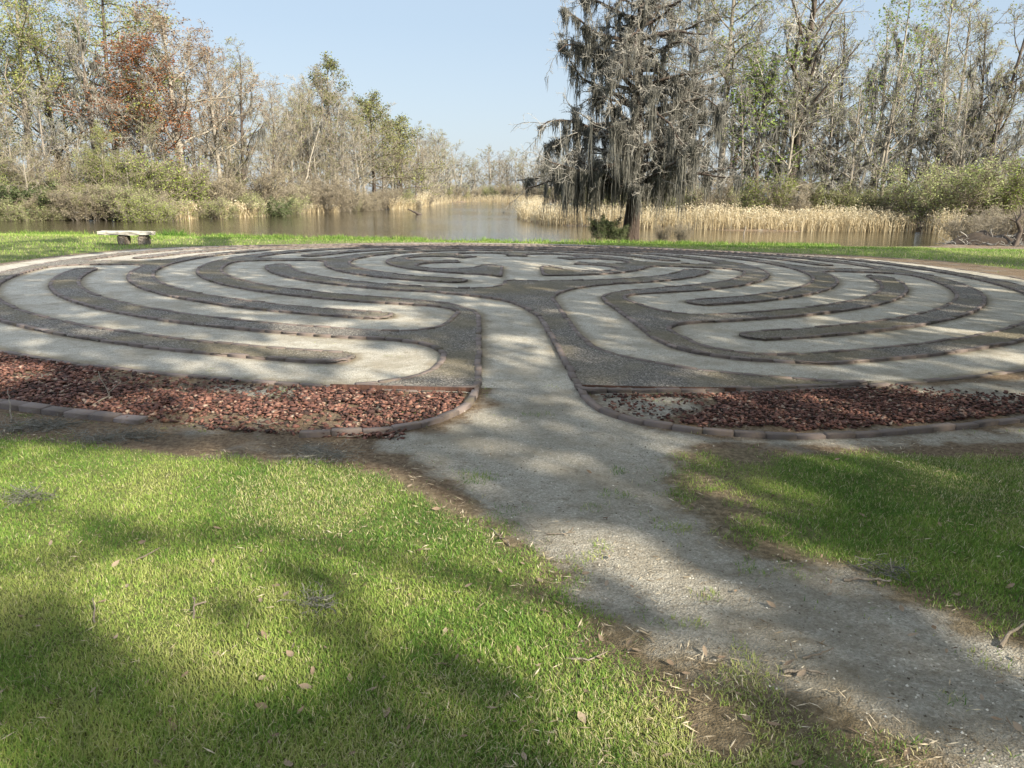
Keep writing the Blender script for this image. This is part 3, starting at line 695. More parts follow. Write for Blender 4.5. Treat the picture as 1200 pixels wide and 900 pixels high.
def edge_s(n, rg):
    x = rg.uniform(-23, 14, n); bx = np.array([p[0] for p in BANK]); by = np.array([p[1] for p in BANK]); y = np.interp(x, bx, by) - np.abs(rg.normal(0, .38, n)) + .15
    p = fbm(x * .9, x * 0 + 3, 77, 3); k = rg.random(n) < np.clip((p - .25) * 2.2, 0.1, 1); return x[k], y[k]
blades('bank_edge_grass', 26000, edge_s, 0.20, 0.010, rg, 'taller ragged grass along the very edge of the pond bank', lambda x, y, rg: np.clip(rg.normal(.5, .16, len(x)), 0, .9))
def leftlawn(n, rg):
    y = rg.uniform(8, 16, n); x = rg.uniform(-14, 16, n); r = np.hypot(x - LCX, y - LCY) / H; k = (r > 7.0) & (np.abs(x) < y * .73 + .6); return x[k], y[k]

# weeds and tufts that stand up from the bank
def tuft(px, py, z, n, hgt, spread, label, mat='grass', cv=(.3, .6), name='grass_tuft'):
    x, y = map(float, unproj(px, py, z)); z0 = float(terrain(np.array([x]), np.array([y]))[0]) - .02
    root = empty(name, (x, y, z0)); rg2 = np.random.default_rng(int(px * 7 + py))
    az = rg2.uniform(0, 6.28, n); rr = spread * np.sqrt(rg2.random(n)); b0 = np.stack([rr * np.cos(az) * 1.4, rr * np.sin(az), np.zeros(n)], -1)
    hh = hgt * rg2.uniform(.5, 1.1, n); ln = rg2.uniform(.1, .8, n); K = 4; P = np.zeros((n, K, 3)); W = np.zeros((n, K)); d = np.stack([np.cos(az), np.sin(az), 0 * az], -1)
    for i in range(K):
        t = i / (K - 1); P[:, i] = b0 + d * (hh * ln * t ** 1.6)[:, None]; P[:, i, 2] += hh * (t - .3 * ln * t * t); W[:, i] = .010 * (1 - t) ** .7 + .001
    a2 = rg2.uniform(0, 6.28, n); g = Geo(); strips(g, P, W, rg2.uniform(*cv, n), np.stack([np.cos(a2), np.sin(a2), 0 * a2], -1))
    g.build('blades', MAT[mat], root); tag(root, label, 'grass tuft'); return root
tuft(18, 273, -.35, 130, .45, .35, 'bright green grass tuft on the bank near the left edge of the picture')
tuft(38, 274, -.35, 70, .30, .3, 'lower green grass tuft just right of the leftmost tuft on the bank')
tuft(203, 277, -.35, 170, .42, .38, 'dark green clump of weeds on the bank just right of the stone bench', cv=(.05, .4))
tuft(186, 283, -.2, 60, .22, .3, 'small green weed tuft beside the right end of the stone bench')
tuft(316, 278, -.38, 120, .42, .28, 'pointed green grass tuft on the bank below the bare trees')
tuft(928, 286.5, -.38, 80, .35, .3, 'green grass tuft at the pond edge in front of the long reed bed')
tuft(1012, 287, -.38, 80, .26, .5, 'low green tuft at the pond edge near the right end of the reed bed')

# ------------------------------------------------------------------ stone bench
bx, by = map(float, unproj(152, 287.5, -.07)); bz = float(height(bx, by))
bench = empty('stone_bench', (bx, by, bz), R(6)); tag(bench, 'low pale concrete bench standing on the lawn by the pond', 'bench')
def slab(name, sx, sy, sz, loc, parent, seed, rough=.012, rz=0, mat='concrete'):
    import bmesh
    bm = bmesh.new(); bmesh.ops.create_cube(bm, size=1)
    bmesh.ops.scale(bm, vec=(sx, sy, sz), verts=bm.verts)
    bmesh.ops.bevel(bm, geom=bm.edges[:], offset=min(sx, sy, sz) * .16, segments=2, affect='EDGES')
    bmesh.ops.subdivide_edges(bm, edges=[e for e in bm.edges if e.calc_length() > .15], cuts=5, use_grid_fill=True)
    rr = random.Random(seed)
    for v in bm.verts: v.co += Vector((rr.gauss(0, rough), rr.gauss(0, rough), rr.gauss(0, rough * .5)))
    bmesh.ops.rotate(bm, cent=(0, 0, 0), matrix=Matrix.Rotation(rz, 3, 'Z'), verts=bm.verts)
    bmesh.ops.translate(bm, vec=loc, verts=bm.verts)
    me = bpy.data.meshes.new(name); bm.to_mesh(me); bm.free(); me.materials.append(MAT[mat]); return link(name, me, parent)
slab('seat', 1.48, .44, .105, (-.05, 0, .335), bench, 1)
slab('leg', .27, .36, .32, (-.14, 0, .13), bench, 2, .006, mat='concrete_leg'); slab('leg', .27, .36, .32, (.43, 0, .13), bench, 3, .006, mat='concrete_leg')

# ------------------------------------------------------------------ trees
def grow_level(P, Rr, n_child, t0, t1, ang, lratio, rratio, K, wig, trop, rg, shrink=.55, lmin=0.0, gold=True, fl=1.0):
    """children of every branch in P (n,Kp,3)"""
    n, Kp, _ = P.shape
    if n == 0: return np.zeros((0, K, 3)), np.zeros((0, K))
    L = np.linalg.norm(np.diff(P, axis=1), axis=2).sum(1)
    t = (np.arange(n_child)[None] + rg.uniform(.1, .9, (n, n_child))) / n_child; t = t0 + (t1 - t0) * t
    f = t * (Kp - 1); i = np.clip(f.astype(int), 0, Kp - 2); fr = (f - i)[..., None]; ar = np.arange(n)[:, None]
    S = P[ar, i] * (1 - fr) + P[ar, i + 1] * fr; T = unit(P[ar, i + 1] - P[ar, i]); r0 = Rr[ar, i] * (1 - fr[..., 0]) + Rr[ar, i + 1] * fr[..., 0]
    az = (np.arange(n_child)[None] * 2.4 + rg.uniform(0, 6.28, (n, 1)) if gold else rg.uniform(0, 6.28, (n, n_child))) + rg.normal(0, .4, (n, n_child))
    ref = np.where(np.abs(T[..., 2:3]) > .9, np.array([1., 0, 0]), np.array([0, 0, 1.])); A = unit(np.cross(T, ref)); B = np.cross(T, A)
    a = np.radians(ang[0] + (ang[1] - ang[0]) * t + rg.normal(0, 9, t.shape))
    D = T * np.cos(a)[..., None] + (A * np.cos(az)[..., None] + B * np.sin(az)[..., None]) * np.sin(a)[..., None]; D[..., 2] *= fl; D = unit(D)
    ln = L[:, None] * lratio * (1 - shrink * (t - t0) / max(t1 - t0, .01)) * rg.uniform(.6, 1.25, t.shape); ln = np.maximum(ln, lmin)
    S = S.reshape(-1, 3); D = D.reshape(-1, 3); ln = ln.ravel(); r0 = np.minimum(r0.ravel() * .8, (r0.ravel() * rratio))
    out = np.zeros((len(S), K, 3)); out[:, 0] = S; st = ln / (K - 1)
    for k in range(1, K):
        out[:, k] = out[:, k - 1] + D * st[:, None]; D = D + rg.normal(0, wig, D.shape); D[:, 2] += trop * (1 if np.ndim(trop) == 0 else 1); D = unit(D)
    RR = np.maximum(r0[:, None] * np.linspace(1, .25, K)[None], .004); return out, RR
def trunk_line(H_, r, lean, bend, rg, K=14, flare=1.0, base=(0, 0)):
    t = np.linspace(0, 1, K); P = np.zeros((1, K, 3)); ph = rg.uniform(0, 6.28); P[0, :, 0] = base[0] + lean[0] * H_ * t + bend * np.sin(t * 3.0 + ph) - bend * math.sin(ph)
    P[0, :, 1] = base[1] + lean[1] * H_ * t + bend * np.cos(t * 2.6 + ph) - bend * math.cos(ph); P[0, :, 2] = H_ * t - .25
    RR = r * (1 - .82 * t ** .9); RR = RR + r * flare * np.exp(-t * 22); return P, RR[None]
def hang_moss(g, A, length, n_per, width, rg, spread=.10, K=5, taper=0.0):
    """strands of moss hanging from anchors A (n,3)"""
    if not len(A): return
    A = np.repeat(A, n_per, 0); ln = np.repeat(length, n_per) * rg.uniform(.25, 1.1, len(A)); n = len(A)
    o = rg.normal(0, spread, (n, 3)) * np.array([1, 1, .35]); ln = ln * np.exp(-taper * (o[:, 0] ** 2 + o[:, 1] ** 2) / spread ** 2) * (1 - .0 * taper); P = np.zeros((n, K, 3)); W = np.zeros((n, K)); dr = rg.normal(0, .07, (n, 2))
    for k in range(K):
        t = k / (K - 1); P[:, k] = A + o * (1 - .45 * t); P[:, k, 2] -= ln * t; P[:, k, :2] += dr * (ln * t)[:, None] + rg.normal(0, .014, (n, 2)) * (k > 0)
        W[:, k] = width * rg.uniform(.5, 1.4, n) * (.55 + 1.0 * t * (1 - t) * 2) * (1 - t ** 2.2) + .0015
    az = rg.uniform(0, 6.28, n); S = np.stack([np.cos(az), np.sin(az), 0 * az], -1); strips(g, P, W, np.clip(rg.normal(.5, .22, n), 0, 1), S)
def pick(P, n, rg, t0=.2, t1=1.0):
    if len(P) == 0: return np.zeros((0, 3))
    i = rg.integers(0, len(P), n); K = P.shape[1]; f = rg.uniform(t0, t1, n) * (K - 1); j = np.clip(f.astype(int), 0, K - 2); fr = (f - j)[:, None]
    return P[i, j] * (1 - fr) + P[i, j + 1] * fr

class Proto: pass
def make_tree(kind, seed, H_, r, lean=(0, 0), bend=.15, t0=.3, l1=14, ang1=(70, 30), len1=.42, l2=7, l3=6, l4=4, twig='twig_tan', bark='bark_grey', leaf=None, leafn=0, leafs=.1, moss=0, mlen=1.0, mw=.03, mper=9,
              trop1=.04, trop2=.03, fl1=1.0, shrink1=.55, wig=.16, leaf_t=0.2, stems=1, sspread=.3, twmin=.012, leafj=.12, zmin_leaf=None, t1=.98, flare=.7, K0=14, mtop=1.0):
    """three meshes of one kind of tree: trunk (stem and main limbs), crown (twigs and leaves), moss"""
    rg = np.random.default_rng(seed); gt = Geo(); gc = Geo(); gm = Geo(); B0, R0 = [], []
    for s in range(stems):
        if stems == 1: P, Rr = trunk_line(H_, r, lean, bend, rg, K0, flare)
        else:
            a = 6.28 * s / stems + rg.uniform(-.5, .5); k = rg.uniform(.75, 1.05); o = (.12 * stems ** .5 * math.cos(a), .12 * stems ** .5 * math.sin(a)); q = sspread * rg.uniform(.2, 1.1)
            P, Rr = trunk_line(H_ * k, r * rg.uniform(.6, 1.05), (lean[0] + q * math.cos(a), lean[1] + q * math.sin(a)), bend, rg, K0, flare * .5, o)
        B0.append(P); R0.append(Rr)
    P0 = np.concatenate(B0); R0 = np.concatenate(R0); tubes(gt, P0, R0, 10 if stems == 1 else 6)
    P1, R1 = grow_level(P0, R0, l1, t0, t1, ang1, len1, .55, 8, wig, trop1, rg, shrink1, fl=fl1); tubes(gt, P1, R1, 6)
    P2, R2 = grow_level(P1, R1, l2, .15, 1.0, (60, 35), .45, .6, 6, wig * 1.1, trop2, rg); tubes(gc, P2, np.maximum(R2, twmin), 4, rg.uniform(.2, .8, len(P2)))
    P3, R3 = grow_level(P2, R2, l3, .1, 1.0, (55, 35), .5, .6, 5, wig * 1.2, trop2, rg, lmin=.25); tubes(gc, P3, np.maximum(R3, twmin * .7), 3, rg.uniform(.2, 1, len(P3)))
    P4 = P3
    if l4:
        P4, R4 = grow_level(P3, R3, l4, .15, 1.0, (50, 35), .55, .6, 3, wig, trop2, rg, lmin=.18); tubes(gc, P4, np.maximum(R4, twmin * .5), 3, rg.uniform(.3, 1, len(P4)))
    if leaf and leafn:
        C = pick(P4, leafn, rg, leaf_t, 1.0) + rg.normal(0, leafj, (leafn, 3))
        if zmin_leaf: C = C[C[:, 2] > zmin_leaf]
        clump = fbm(C[:, 0] * .9 + C[:, 2] * .7, C[:, 1] * .9 + C[:, 2] * .5, seed, 2); C = C[clump > .33]; cards(gc, C, leafs * rg.uniform(.6, 1.4, len(C)), np.clip(rg.normal(.5, .22, len(C)), 0, 1), rg, 1)
    if moss:
        A = np.vstack([pick(P1, int(moss * .35), rg), pick(P2, int(moss * .65), rg)]); A = A[A[:, 2] < mtop * H_ * rg.uniform(.75, 1.1, len(A))]; A = A[fbm(A[:, 0] * .8 + 7, A[:, 1] * .8 + A[:, 2] * .55, seed + 1, 2) > .42]; ln = mlen * rg.uniform(.3, 1.2, len(A)) ** 1.3; ln = np.minimum(ln, np.maximum(A[:, 2] - .6, .1)); hang_moss(gm, A, ln, mper, mw, rg)
    p = Proto(); p.kind = kind
    p.trunk = gt.mesh('trunk', MAT[bark], True); p.crown = gc.mesh('crown', [MAT[twig], MAT[leaf] if leaf else MAT[twig]]); p.moss = gm.mesh('moss', MAT['moss']) if moss else None; p.W = 1.15
    p.H = float(np.percentile(np.concatenate(gc.V)[:, 2], 99.8))
    return p
def place(p, name, x, y, hgt, label, cat='tree', group=None, rz=None, z=None, wide=1.0):
    s = hgt / p.H; z0 = (float(terrain(np.array([x]), np.array([y]))[0]) if z is None else z) - .03
    e = empty(name, (x, y, z0), rng.uniform(0, 6.28) if rz is None else rz, (s * wide * (p.W if cat == 'tree' else 1), s * wide * (p.W if cat == 'tree' else 1), s))
    link('trunk', p.trunk, e); link('crown', p.crown, e)
    if p.moss: link('moss', p.moss, e)
    tag(e, label, cat, group); return e

TP = {}
for i in range(5):
    TP['bare%d' % i] = make_tree('bare', 100 + i, 15, .20, (rng.uniform(-.06, .06), rng.uniform(-.05, .05)), .25, .22, 17, (62, 22), .40, 7, 6, 4, twig=('twig_tan', 'twig_grey')[i % 2], bark=('bark_grey', 'bark_dark', 'bark_pale')[i % 3], leaf='leaf_tan', leafn=900, leafs=.07, moss=60, mlen=1.0, trop1=.06, twmin=.014)
for i in range(3):
    TP['pale%d' % i] = make_tree('pale', 130 + i, 15, .17, (rng.uniform(-.08, .08), 0), .3, .2, 15, (58, 25), .42, 7, 6, 4, twig='twig_tan', bark='bark_pale', leaf='leaf_bud', leafn=1300, leafs=.075, moss=45, mlen=.9, trop1=.07, twmin=.016)
for i in range(2):
    TP['bud%d' % i] = make_tree('bud', 150 + i, 17, .22, (.03, 0), .3, .22, 18, (68, 30), .42, 7, 6, 4, leaf='leaf_bud', leafn=12000, leafs=.075, moss=18, mlen=.8, trop1=.05, twmin=.015, leafj=.2)
TP['layered'] = make_tree('layered', 160, 18, .26, (.02, 0), .25, .35, 26, (84, 66), .36, 8, 6, 3, leaf='leaf_bud', leafn=19000, leafs=.09, moss=20, trop1=.0, trop2=.01, twmin=.015, leafj=.24, fl1=.5, bark='bark_dark')
TP['red'] = make_tree('red', 170, 14, .18, (0, 0), .25, .28, 18, (60, 26), .40, 7, 6, 4, leaf='leaf_red', leafn=10000, leafs=.085, moss=14, trop1=.06, twmin=.014, leafj=.20, bark='bark_dark', twig='twig_grey')
TP['rust'] = make_tree('rust', 175, 17, .26, (0, 0), .2, .30, 18, (58, 24), .42, 8, 6, 5, leaf='leaf_rust', leafn=4500, leafs=.09, moss=24, trop1=.08, twmin=.014, bark='bark_pale', leafj=.16)
TP['pine'] = make_tree('pine', 180, 17, .20, (0, 0), .15, .55, 16, (85, 55), .20, 7, 6, 3, leaf='leaf_pine', leafn=3600, leafs=.12, moss=0, trop1=.02, twmin=.014, leafj=.22, bark='bark_grey')
TP['evergreen'] = make_tree('evergreen', 185, 14, .24, (0, 0), .15, .22, 20, (75, 40), .34, 8, 6, 4, leaf='leaf_pine', leafn=6000, leafs=.12, moss=40, trop1=.03, twmin=.014, leafj=.28, bark='bark_dark')
for i in range(5):
    TP['mossy%d' % i] = make_tree('mossy', 200 + i, 16, .22, (rng.uniform(-.07, .07), rng.uniform(-.05, .05)), .35, .16, 17, (60, 24), .34, 7, 6, 4, twig=('twig_grey', 'twig_tan')[i % 2], bark=['bark_grey', 'bark_dark', 'bark_pale', 'bark_dark', 'bark_grey'][i], leaf='leaf_bud', leafn=1200, leafs=.07,
                                  moss=210, mlen=1.5, mper=13, mw=.020, trop1=.08, twmin=.014, mtop=.78)
TP['big'] = make_tree('big', 220, 18, .45, (.01, 0), .3, .30, 20, (58, 20), .40, 8, 7, 4, twig='twig_grey', bark='bark_dark', leaf='leaf_bud', leafn=2500, leafs=.08, moss=230, mlen=1.5, mper=12, mw=.022, trop1=.07, twmin=.014, mtop=.66)
TP['feather'] = make_tree('feather', 225, 18, .24, (.0, 0), .12, .42, 26, (82, 50), .24, 9, 7, 4, twig='twig_grey', bark='bark_grey', leaf='leaf_bud', leafn=4200, leafs=.08, moss=70, mlen=1.0, trop1=.0, twmin=.013)
TP['lime'] = make_tree('lime', 230, 11, .14, (.03, 0), .4, .2, 15, (60, 30), .34, 6, 5, 3, twig='twig_grey', bark='bark_dark', leaf='leaf_lime', leafn=2600, leafs=.095, moss=120, mlen=1.2, trop1=.06, twmin=.014, leafj=.30)
TP['sprout'] = make_tree('sprout', 233, 16, .17, (.05, 0), .4, .2, 14, (55, 26), .34, 6, 5, 3, twig='twig_tan', bark='bark_pale', leaf='leaf_lime', leafn=1700, leafs=.10, moss=110, mlen=1.4, trop1=.06, twmin=.014, leafj=.32, mtop=.7)
# understory: many stemmed shrubs
MAT['leaf_willow'] = vramp_mat('leaf_willow', [(0, (0.140, 0.164, 0.065)), (0.5, (0.279, 0.314, 0.129)), (1, (0.444, 0.468, 0.214))], 0.7, 0.35)
MAT['leaf_willow2'] = vramp_mat('leaf_willow2', [(0, (0.12, 0.16, 0.035)), (0.5, (0.23, 0.29, 0.065)), (1, (0.36, 0.40, 0.11))], 0.7, 0.35)
def make_shrub(kind, seed, leaf, n, size, twig='twig_tan', stems=13, spread=.55, H_=3.2, l1=8, moss=0):
    return make_tree(kind, seed, H_, .035, (0, 0), .10, .15, l1, (38, 18), .46, 6, 5, 0, twig=twig, bark='bark_grey', leaf=leaf, leafn=n, leafs=size, moss=moss, mlen=.5, trop1=.08, stems=stems, sspread=spread, twmin=.010, leafj=.12, flare=0, K0=8)
TP['sh_olive'] = make_shrub('sh_olive', 301, 'leaf_olive', 9500, .052)
TP['sh_green'] = make_shrub('sh_green', 302, 'leaf_willow', 9500, .050)
TP['sh_lime'] = make_shrub('sh_lime', 303, 'leaf_willow2', 11000, .048, stems=18)
TP['sh_tan'] = make_shrub('sh_tan', 304, 'leaf_tan', 4500, .05, stems=20, moss=30)
TP['sh_dark'] = make_shrub('sh_dark', 305, 'leaf_dark', 16000, .07)
TP['sh_grey'] = make_shrub('sh_grey', 306, 'leaf_tan', 2200, .05, twig='twig_tan', stems=22, moss=25)

ORD = ['', 'first', 'second', 'third', 'fourth', 'fifth', 'sixth', 'seventh', 'eighth', 'ninth', 'tenth', 'eleventh', 'twelfth', 'thirteenth', 'fourteenth', 'fifteenth', 'sixteenth', 'seventeenth', 'eighteenth', 'nineteenth', 'twentieth',
       'twenty first', 'twenty second', 'twenty third', 'twenty fourth', 'twenty fifth', 'twenty sixth', 'twenty seventh', 'twenty eighth', 'twenty ninth', 'thirtieth', 'thirty first', 'thirty second', 'thirty third', 'thirty fourth', 'thirty fifth', 'thirty sixth', 'thirty seventh', 'thirty eighth', 'thirty ninth', 'fortieth']
def shore_d(px):
    return np.interp(px, [-40, 0, 80, 150, 200, 262, 327, 345, 400, 440, 484, 498, 520, 560, 640], [48, 49.5, 50.5, 51.5, 56, 61, 72, 80, 87, 100, 121, 150, 205, 238, 240])
def put(kind, px, d, top, name, label, cat='tree', group=None, wide=1.0, rz=None):
    x = float(colx(px, d)); z0 = float(terrain(np.array([x]), np.array([d]))[0])
    return place(TP[kind], name, x, d, toplevel(px, top, d) - z0, label, cat, group, rz, wide=wide)

# ---- left bank: the trees one can tell apart
put('bud0', -4, 57, -45, 'budding_tree', 'tall yellow-green budding tree at the left edge of the picture across the pond')
put('bud1', 44, 60, -40, 'budding_tree', 'tall pale trunked tree with thin green buds, right of the leftmost budding tree')
put('bare1', 78, 64, -8, 'bare_tree', 'tall bare grey tree between the pale budding tree and the layered green tree')
put('bare3', 120, 60, 12, 'bare_tree', 'bare dark tree beside the layered green tree, left of the rust red tree')
put('layered', 146, 63, -18, 'layered_tree', 'tall tree with flat layered yellow-green foliage rising behind the rust red tree')
put('red', 172, 58, 62, 'maple', 'rust red budding maple in front of the taller trees on the left bank', wide=1.3)
put('rust', 220, 61.5, 18, 'bare_tree', 'broad tree with pale trunk and brownish red crown right of the rust red maple', wide=1.35)
put('rust', 262, 65, 52, 'bare_tree', 'smaller brown topped tree at the right shoulder of the left bank trees', rz=2.0)
put('mossy1', 288, 70, 72, 'mossy_tree', 'moss hung tree with dark branches right of the brown topped trees on the left bank')
put('pine', 391, 103, 84, 'pine_tree', 'slender pine with a small tufted top above the bare trees left of centre')
put('evergreen', 438, 106, 122, 'evergreen_tree', 'taller dark green evergreen among bare trees left of centre')
put('evergreen', 468, 116, 146, 'evergreen_tree', 'lower dark green evergreen just right of the taller one left of centre', rz=1.0, wide=1.3)
# ---- rows of bare trees behind, told apart by their place in the row
def row(n, p0, p1, dadd, topf, kinds, name, tmpl, group, seed, jit=8, dfun=shore_d, wide=1.0):
    rg = np.random.default_rng(seed); px = np.linspace(p0, p1, n) + rg.uniform(-jit, jit, n); px.sort()
    for i, p in enumerate(px):
        d = float(dfun(p)) + rg.uniform(*dadd); k = kinds[rg.integers(len(kinds))]
        put(k, p, d, topf(p) + rg.uniform(-4, 16), name, tmpl % ORD[i + 1], 'tree', group, wide * rg.uniform(.85, 1.15))
topL = lambda p: np.interp(p, [-60, 0, 60, 100, 150, 200, 240, 262, 300, 330, 400, 440, 480, 500], [70, 75, 62, 60, 70, 60, 46, 62, 72, 100, 98, 125, 146, 158])
bares = ['bare0', 'bare1', 'bare2', 'bare3', 'bare4', 'pale0', 'pale1', 'pale2']
row(8, -30, 318, (4, 9), lambda p: topL(p) + 38, bares + ['mossy0'], 'bare_tree', '%s from left of the low bare trees at the left bank waterside', 'bare trees at the waterside on the left bank', 1)
row(9, -45, 330, (10, 17), topL, bares, 'bare_tree', '%s from left of the tall bare trees in the left bank second row', 'taller bare trees on the left bank', 2)
row(7, -50, 335, (19, 30), lambda p: topL(p) + 34, bares + ['mossy2', 'mossy3'], 'bare_tree', '%s from left of the bare trees at the back of the left bank', 'bare trees at the back of the left bank', 3)
row(13, 338, 498, (3, 8), lambda p: topL(p) + 18, bares + ['mossy0', 'pale0', 'pale1'], 'bare_tree', '%s from left of the waterside bare trees just left of the open water', 'bare trees at the waterside left of centre', 4, 5)
row(11, 336, 505, (10, 18), topL, bares, 'bare_tree', '%s from left of the tall bare trees behind those beside the open water', 'taller bare trees left of centre', 5, 6)
row(9, 335, 500, (20, 32), lambda p: topL(p) + 6, bares + ['mossy4'], 'bare_tree', '%s from left of the hindmost bare trees left of the open water', 'bare trees at the back left of centre', 6, 6)
topF = lambda p: np.interp(p, [480, 510, 540, 600, 650, 760], [158, 170, 182, 183, 184, 182])
farD = lambda p: np.interp(p, [480, 510, 525, 560, 760], [150, 185, 225, 254, 254])
row(26, 496, 760, (4, 12), lambda p: topF(p) - 4, bares + ['mossy0', 'mossy2'], 'bare_tree', '%s from left of the distant front bare trees at the pond far end', 'distant bare trees in front', 7, 4, farD, 1.35)
row(22, 490, 770, (18, 34), lambda p: topF(p) - 6, bares + ['mossy1'], 'bare_tree', '%s from left of the distant back row trees at the pond far end', 'distant bare trees behind', 8, 4, farD, 1.35)
row(13, -25, 325, (1.2, 4), lambda p: 160 + 18 * math.sin(p * .13), ['pale0', 'pale1', 'pale2', 'bare2', 'bud1'], 'sapling', '%s from left of the thin saplings rising out of the left bank shrubs', 'saplings on the left bank', 9, 9)
row(10, 340, 495, (1, 4), lambda p: np.interp(p, [340, 495], [165, 195]) + 12 * math.sin(p * .2), ['pale0', 'pale1', 'bare2', 'bare4'], 'sapling', '%s from left of the thin saplings leaning over the water left of centre', 'saplings left of centre', 10, 6)
# ---- right bank
put('feather', 836, 63, -45, 'bald_cypress', 'slender feathery bare cypress just right of the big moss draped tree')
put('feather', 800, 66, -30, 'bald_cypress', 'slender feathery bare cypress half hidden behind the big moss draped tree', rz=2.2)
put('lime', 886, 60, 72, 'leafing_tree', 'small dark tree with fresh bright green leaves right of the feathery cypress', wide=1.3)
put('big', 918, 63, -55, 'mossy_tree', 'biggest dark trunk with spreading bare top behind the reeds on the right')
put('sprout', 1008, 62, 18, 'leafing_tree', 'pale trunked tree with sprays of bright green leaves high up on the right bank')
put('pale1', 1085, 64, -8, 'bare_tree', 'tall bare pale tree whose twigs reach highest at the right')
put('mossy3', 1128, 63, 8, 'mossy_tree', 'tall moss hung tree with a wide bare top near the right edge')
put('mossy1', 1192, 68, 82, 'mossy_tree', 'lower moss hung tree at the right edge of the picture')
topR = lambda p: np.interp(p, [760, 850, 950, 1000, 1060, 1130, 1160, 1180, 1260], [25, 15, 5, 22, 8, 10, 36, 92, 80])
mossies = ['mossy0', 'mossy1', 'mossy2', 'mossy3', 'mossy4']; rdist = lambda p: np.interp(p, [780, 900, 1100, 1250], [60, 60, 60, 64])
row(10, 868, 1235, (0, 4), lambda p: topR(p) + 75, mossies, 'mossy_tree', '%s from left of the low mossy trees right behind the long reeds', 'moss hung trees behind the reeds', 11, 9, rdist)
row(11, 850, 1250, (5, 11), lambda p: topR(p) + 8, mossies + ['bare0', 'pale0'], 'mossy_tree', '%s from left of the tall mossy trees in the right bank second row', 'tall moss hung trees on the right bank', 12, 10, rdist)
row(10, 790, 1260, (14, 26), lambda p: topR(p) + 60, mossies + ['bare2', 'bare4', 'pale2'], 'mossy_tree', '%s from left of the grey trees at the back of the right bank', 'grey trees at the back of the right bank', 13, 10, rdist)
# leaning bare trunks
def leaner(pa, pb, d, r, label):
    rg = np.random.default_rng(int(pa[0])); n = 9; t = np.linspace(0, 1, n); px = pa[0] + (pb[0] - pa[0]) * t; py = pa[1] + (pb[1] - pa[1]) * t
    x = colx(px, d); zz = toplevel(px, py, d); yy = d + 2.5 * t; P = np.stack([x, yy, zz], -1)[None]; P[0, 1:-1] += rg.normal(0, .12, (n - 2, 3)); O = P[0, 0].copy(); P = P - O
    root = empty('leaning_trunk', tuple(O)); g = Geo(); tubes(g, P, (r * (1 - .7 * t))[None], 8); g.build('trunk', MAT['bark_dark'] if r > .1 else MAT['bark_pale'], root, True)
    P1, R1 = grow_level(P, (r * (1 - .7 * t))[None], 9, .35, 1, (55, 30), .3, .5, 6, .2, .05, rg); P2, R2 = grow_level(P1, R1, 6, .2, 1, (55, 35), .5, .6, 5, .2, .02, rg)
    g = Geo(); tubes(g, P1, R1, 4, .4); tubes(g, P2, np.maximum(R2, .012), 3, .6); g.build('crown', MAT['twig_grey'], root)
    g = Geo(); hang_moss(g, pick(P1, 60, rg), rg.uniform(.3, 1.3, 60), 9, .03, rg); g.build('moss', MAT['moss'], root); tag(root, label, 'tree')
leaner((1065, 240), (1140, 128), 61, .13, 'dark trunk leaning steeply to the right behind the right end of the reeds')
leaner((990, 235), (1042, 60), 61, .09, 'slim pale trunk leaning right beneath the bright green leaf sprays')
leaner((120, 200), (96, 60), 58, .14, 'dark trunk leaning left between the budding trees and the rust red maple')
leaner((355, 228), (372, 150), 84, .10, 'thin pale trunk leaning right at the waterside left of the pine')
# ---- shrubs
def shrubs(n, p0, p1, dadd, hrange, kinds, tmpl, group, seed, dfun=shore_d, jit=5, wide=(1.0, 1.5), name='shrub'):
    rg = np.random.default_rng(seed); px = np.sort(np.linspace(p0, p1, n) + rg.uniform(-jit, jit, n))
    for i, p in enumerate(px):
        d = float(dfun(p)) + rg.uniform(*dadd); x = float(colx(p, d)); k = kinds[rg.integers(len(kinds))]
        place(TP[k], name, x, d, rg.uniform(*hrange), tmpl % ORD[i + 1], 'shrub', group, wide=rg.uniform(*wide))
shrubs(26, -25, 328, (0.6, 2.2), (1.6, 3.0), ['sh_olive', 'sh_green', 'sh_green', 'sh_tan', 'sh_olive', 'sh_tan', 'sh_green'], '%s from left of the low shrubs overhanging the left bank water', 'shrubs over the water on the left bank', 31)
shrubs(13, -30, 330, (3, 6), (2.8, 4.8), ['sh_olive', 'sh_green', 'sh_lime', 'sh_green', 'sh_tan'], '%s from left of the taller shrubs behind the left bank waterside', 'taller shrubs on the left bank', 32)
shrubs(18, 336, 500, (1, 5), (2.2, 4.2), ['sh_tan', 'sh_grey', 'sh_green', 'sh_grey', 'sh_tan', 'sh_olive'], '%s from left of the tan shrubs just left of the open water', 'shrubs left of the open water', 33, jit=3)
shrubs(24, 505, 770, (0, 6), (4.5, 6.5), ['sh_tan', 'sh_grey', 'sh_olive', 'sh_green'], '%s from left of the distant shrubs at the pond far end', 'distant shrubs', 34, farD, 3)
shrubs(22, 700, 1250, (-1.5, 2), (2.8, 4.2), ['sh_green', 'sh_olive', 'sh_grey', 'sh_lime', 'sh_green', 'sh_tan'], '%s from left of the green shrubs between long reeds and mossy trees', 'green shrubs behind the reeds', 35, rdist, 8, (1.0, 1.4))
place(TP['sh_lime'], 'shrub', float(colx(172, 52)), 52.4, 2.6, 'bright yellow-green bush at the waterline below the rust red maple', 'shrub', wide=1.35)
place(TP['sh_dark'], 'shrub', float(colx(18, 51)), 51.5, 3.2, 'dark green bush at the waterline at the left edge of the picture', 'shrub', wide=1.3)
place(TP['sh_dark'], 'shrub', float(colx(313, 66)), 69, 2.6, 'dark evergreen bush at the waterline left of the small tan reeds', 'shrub', wide=1.2)
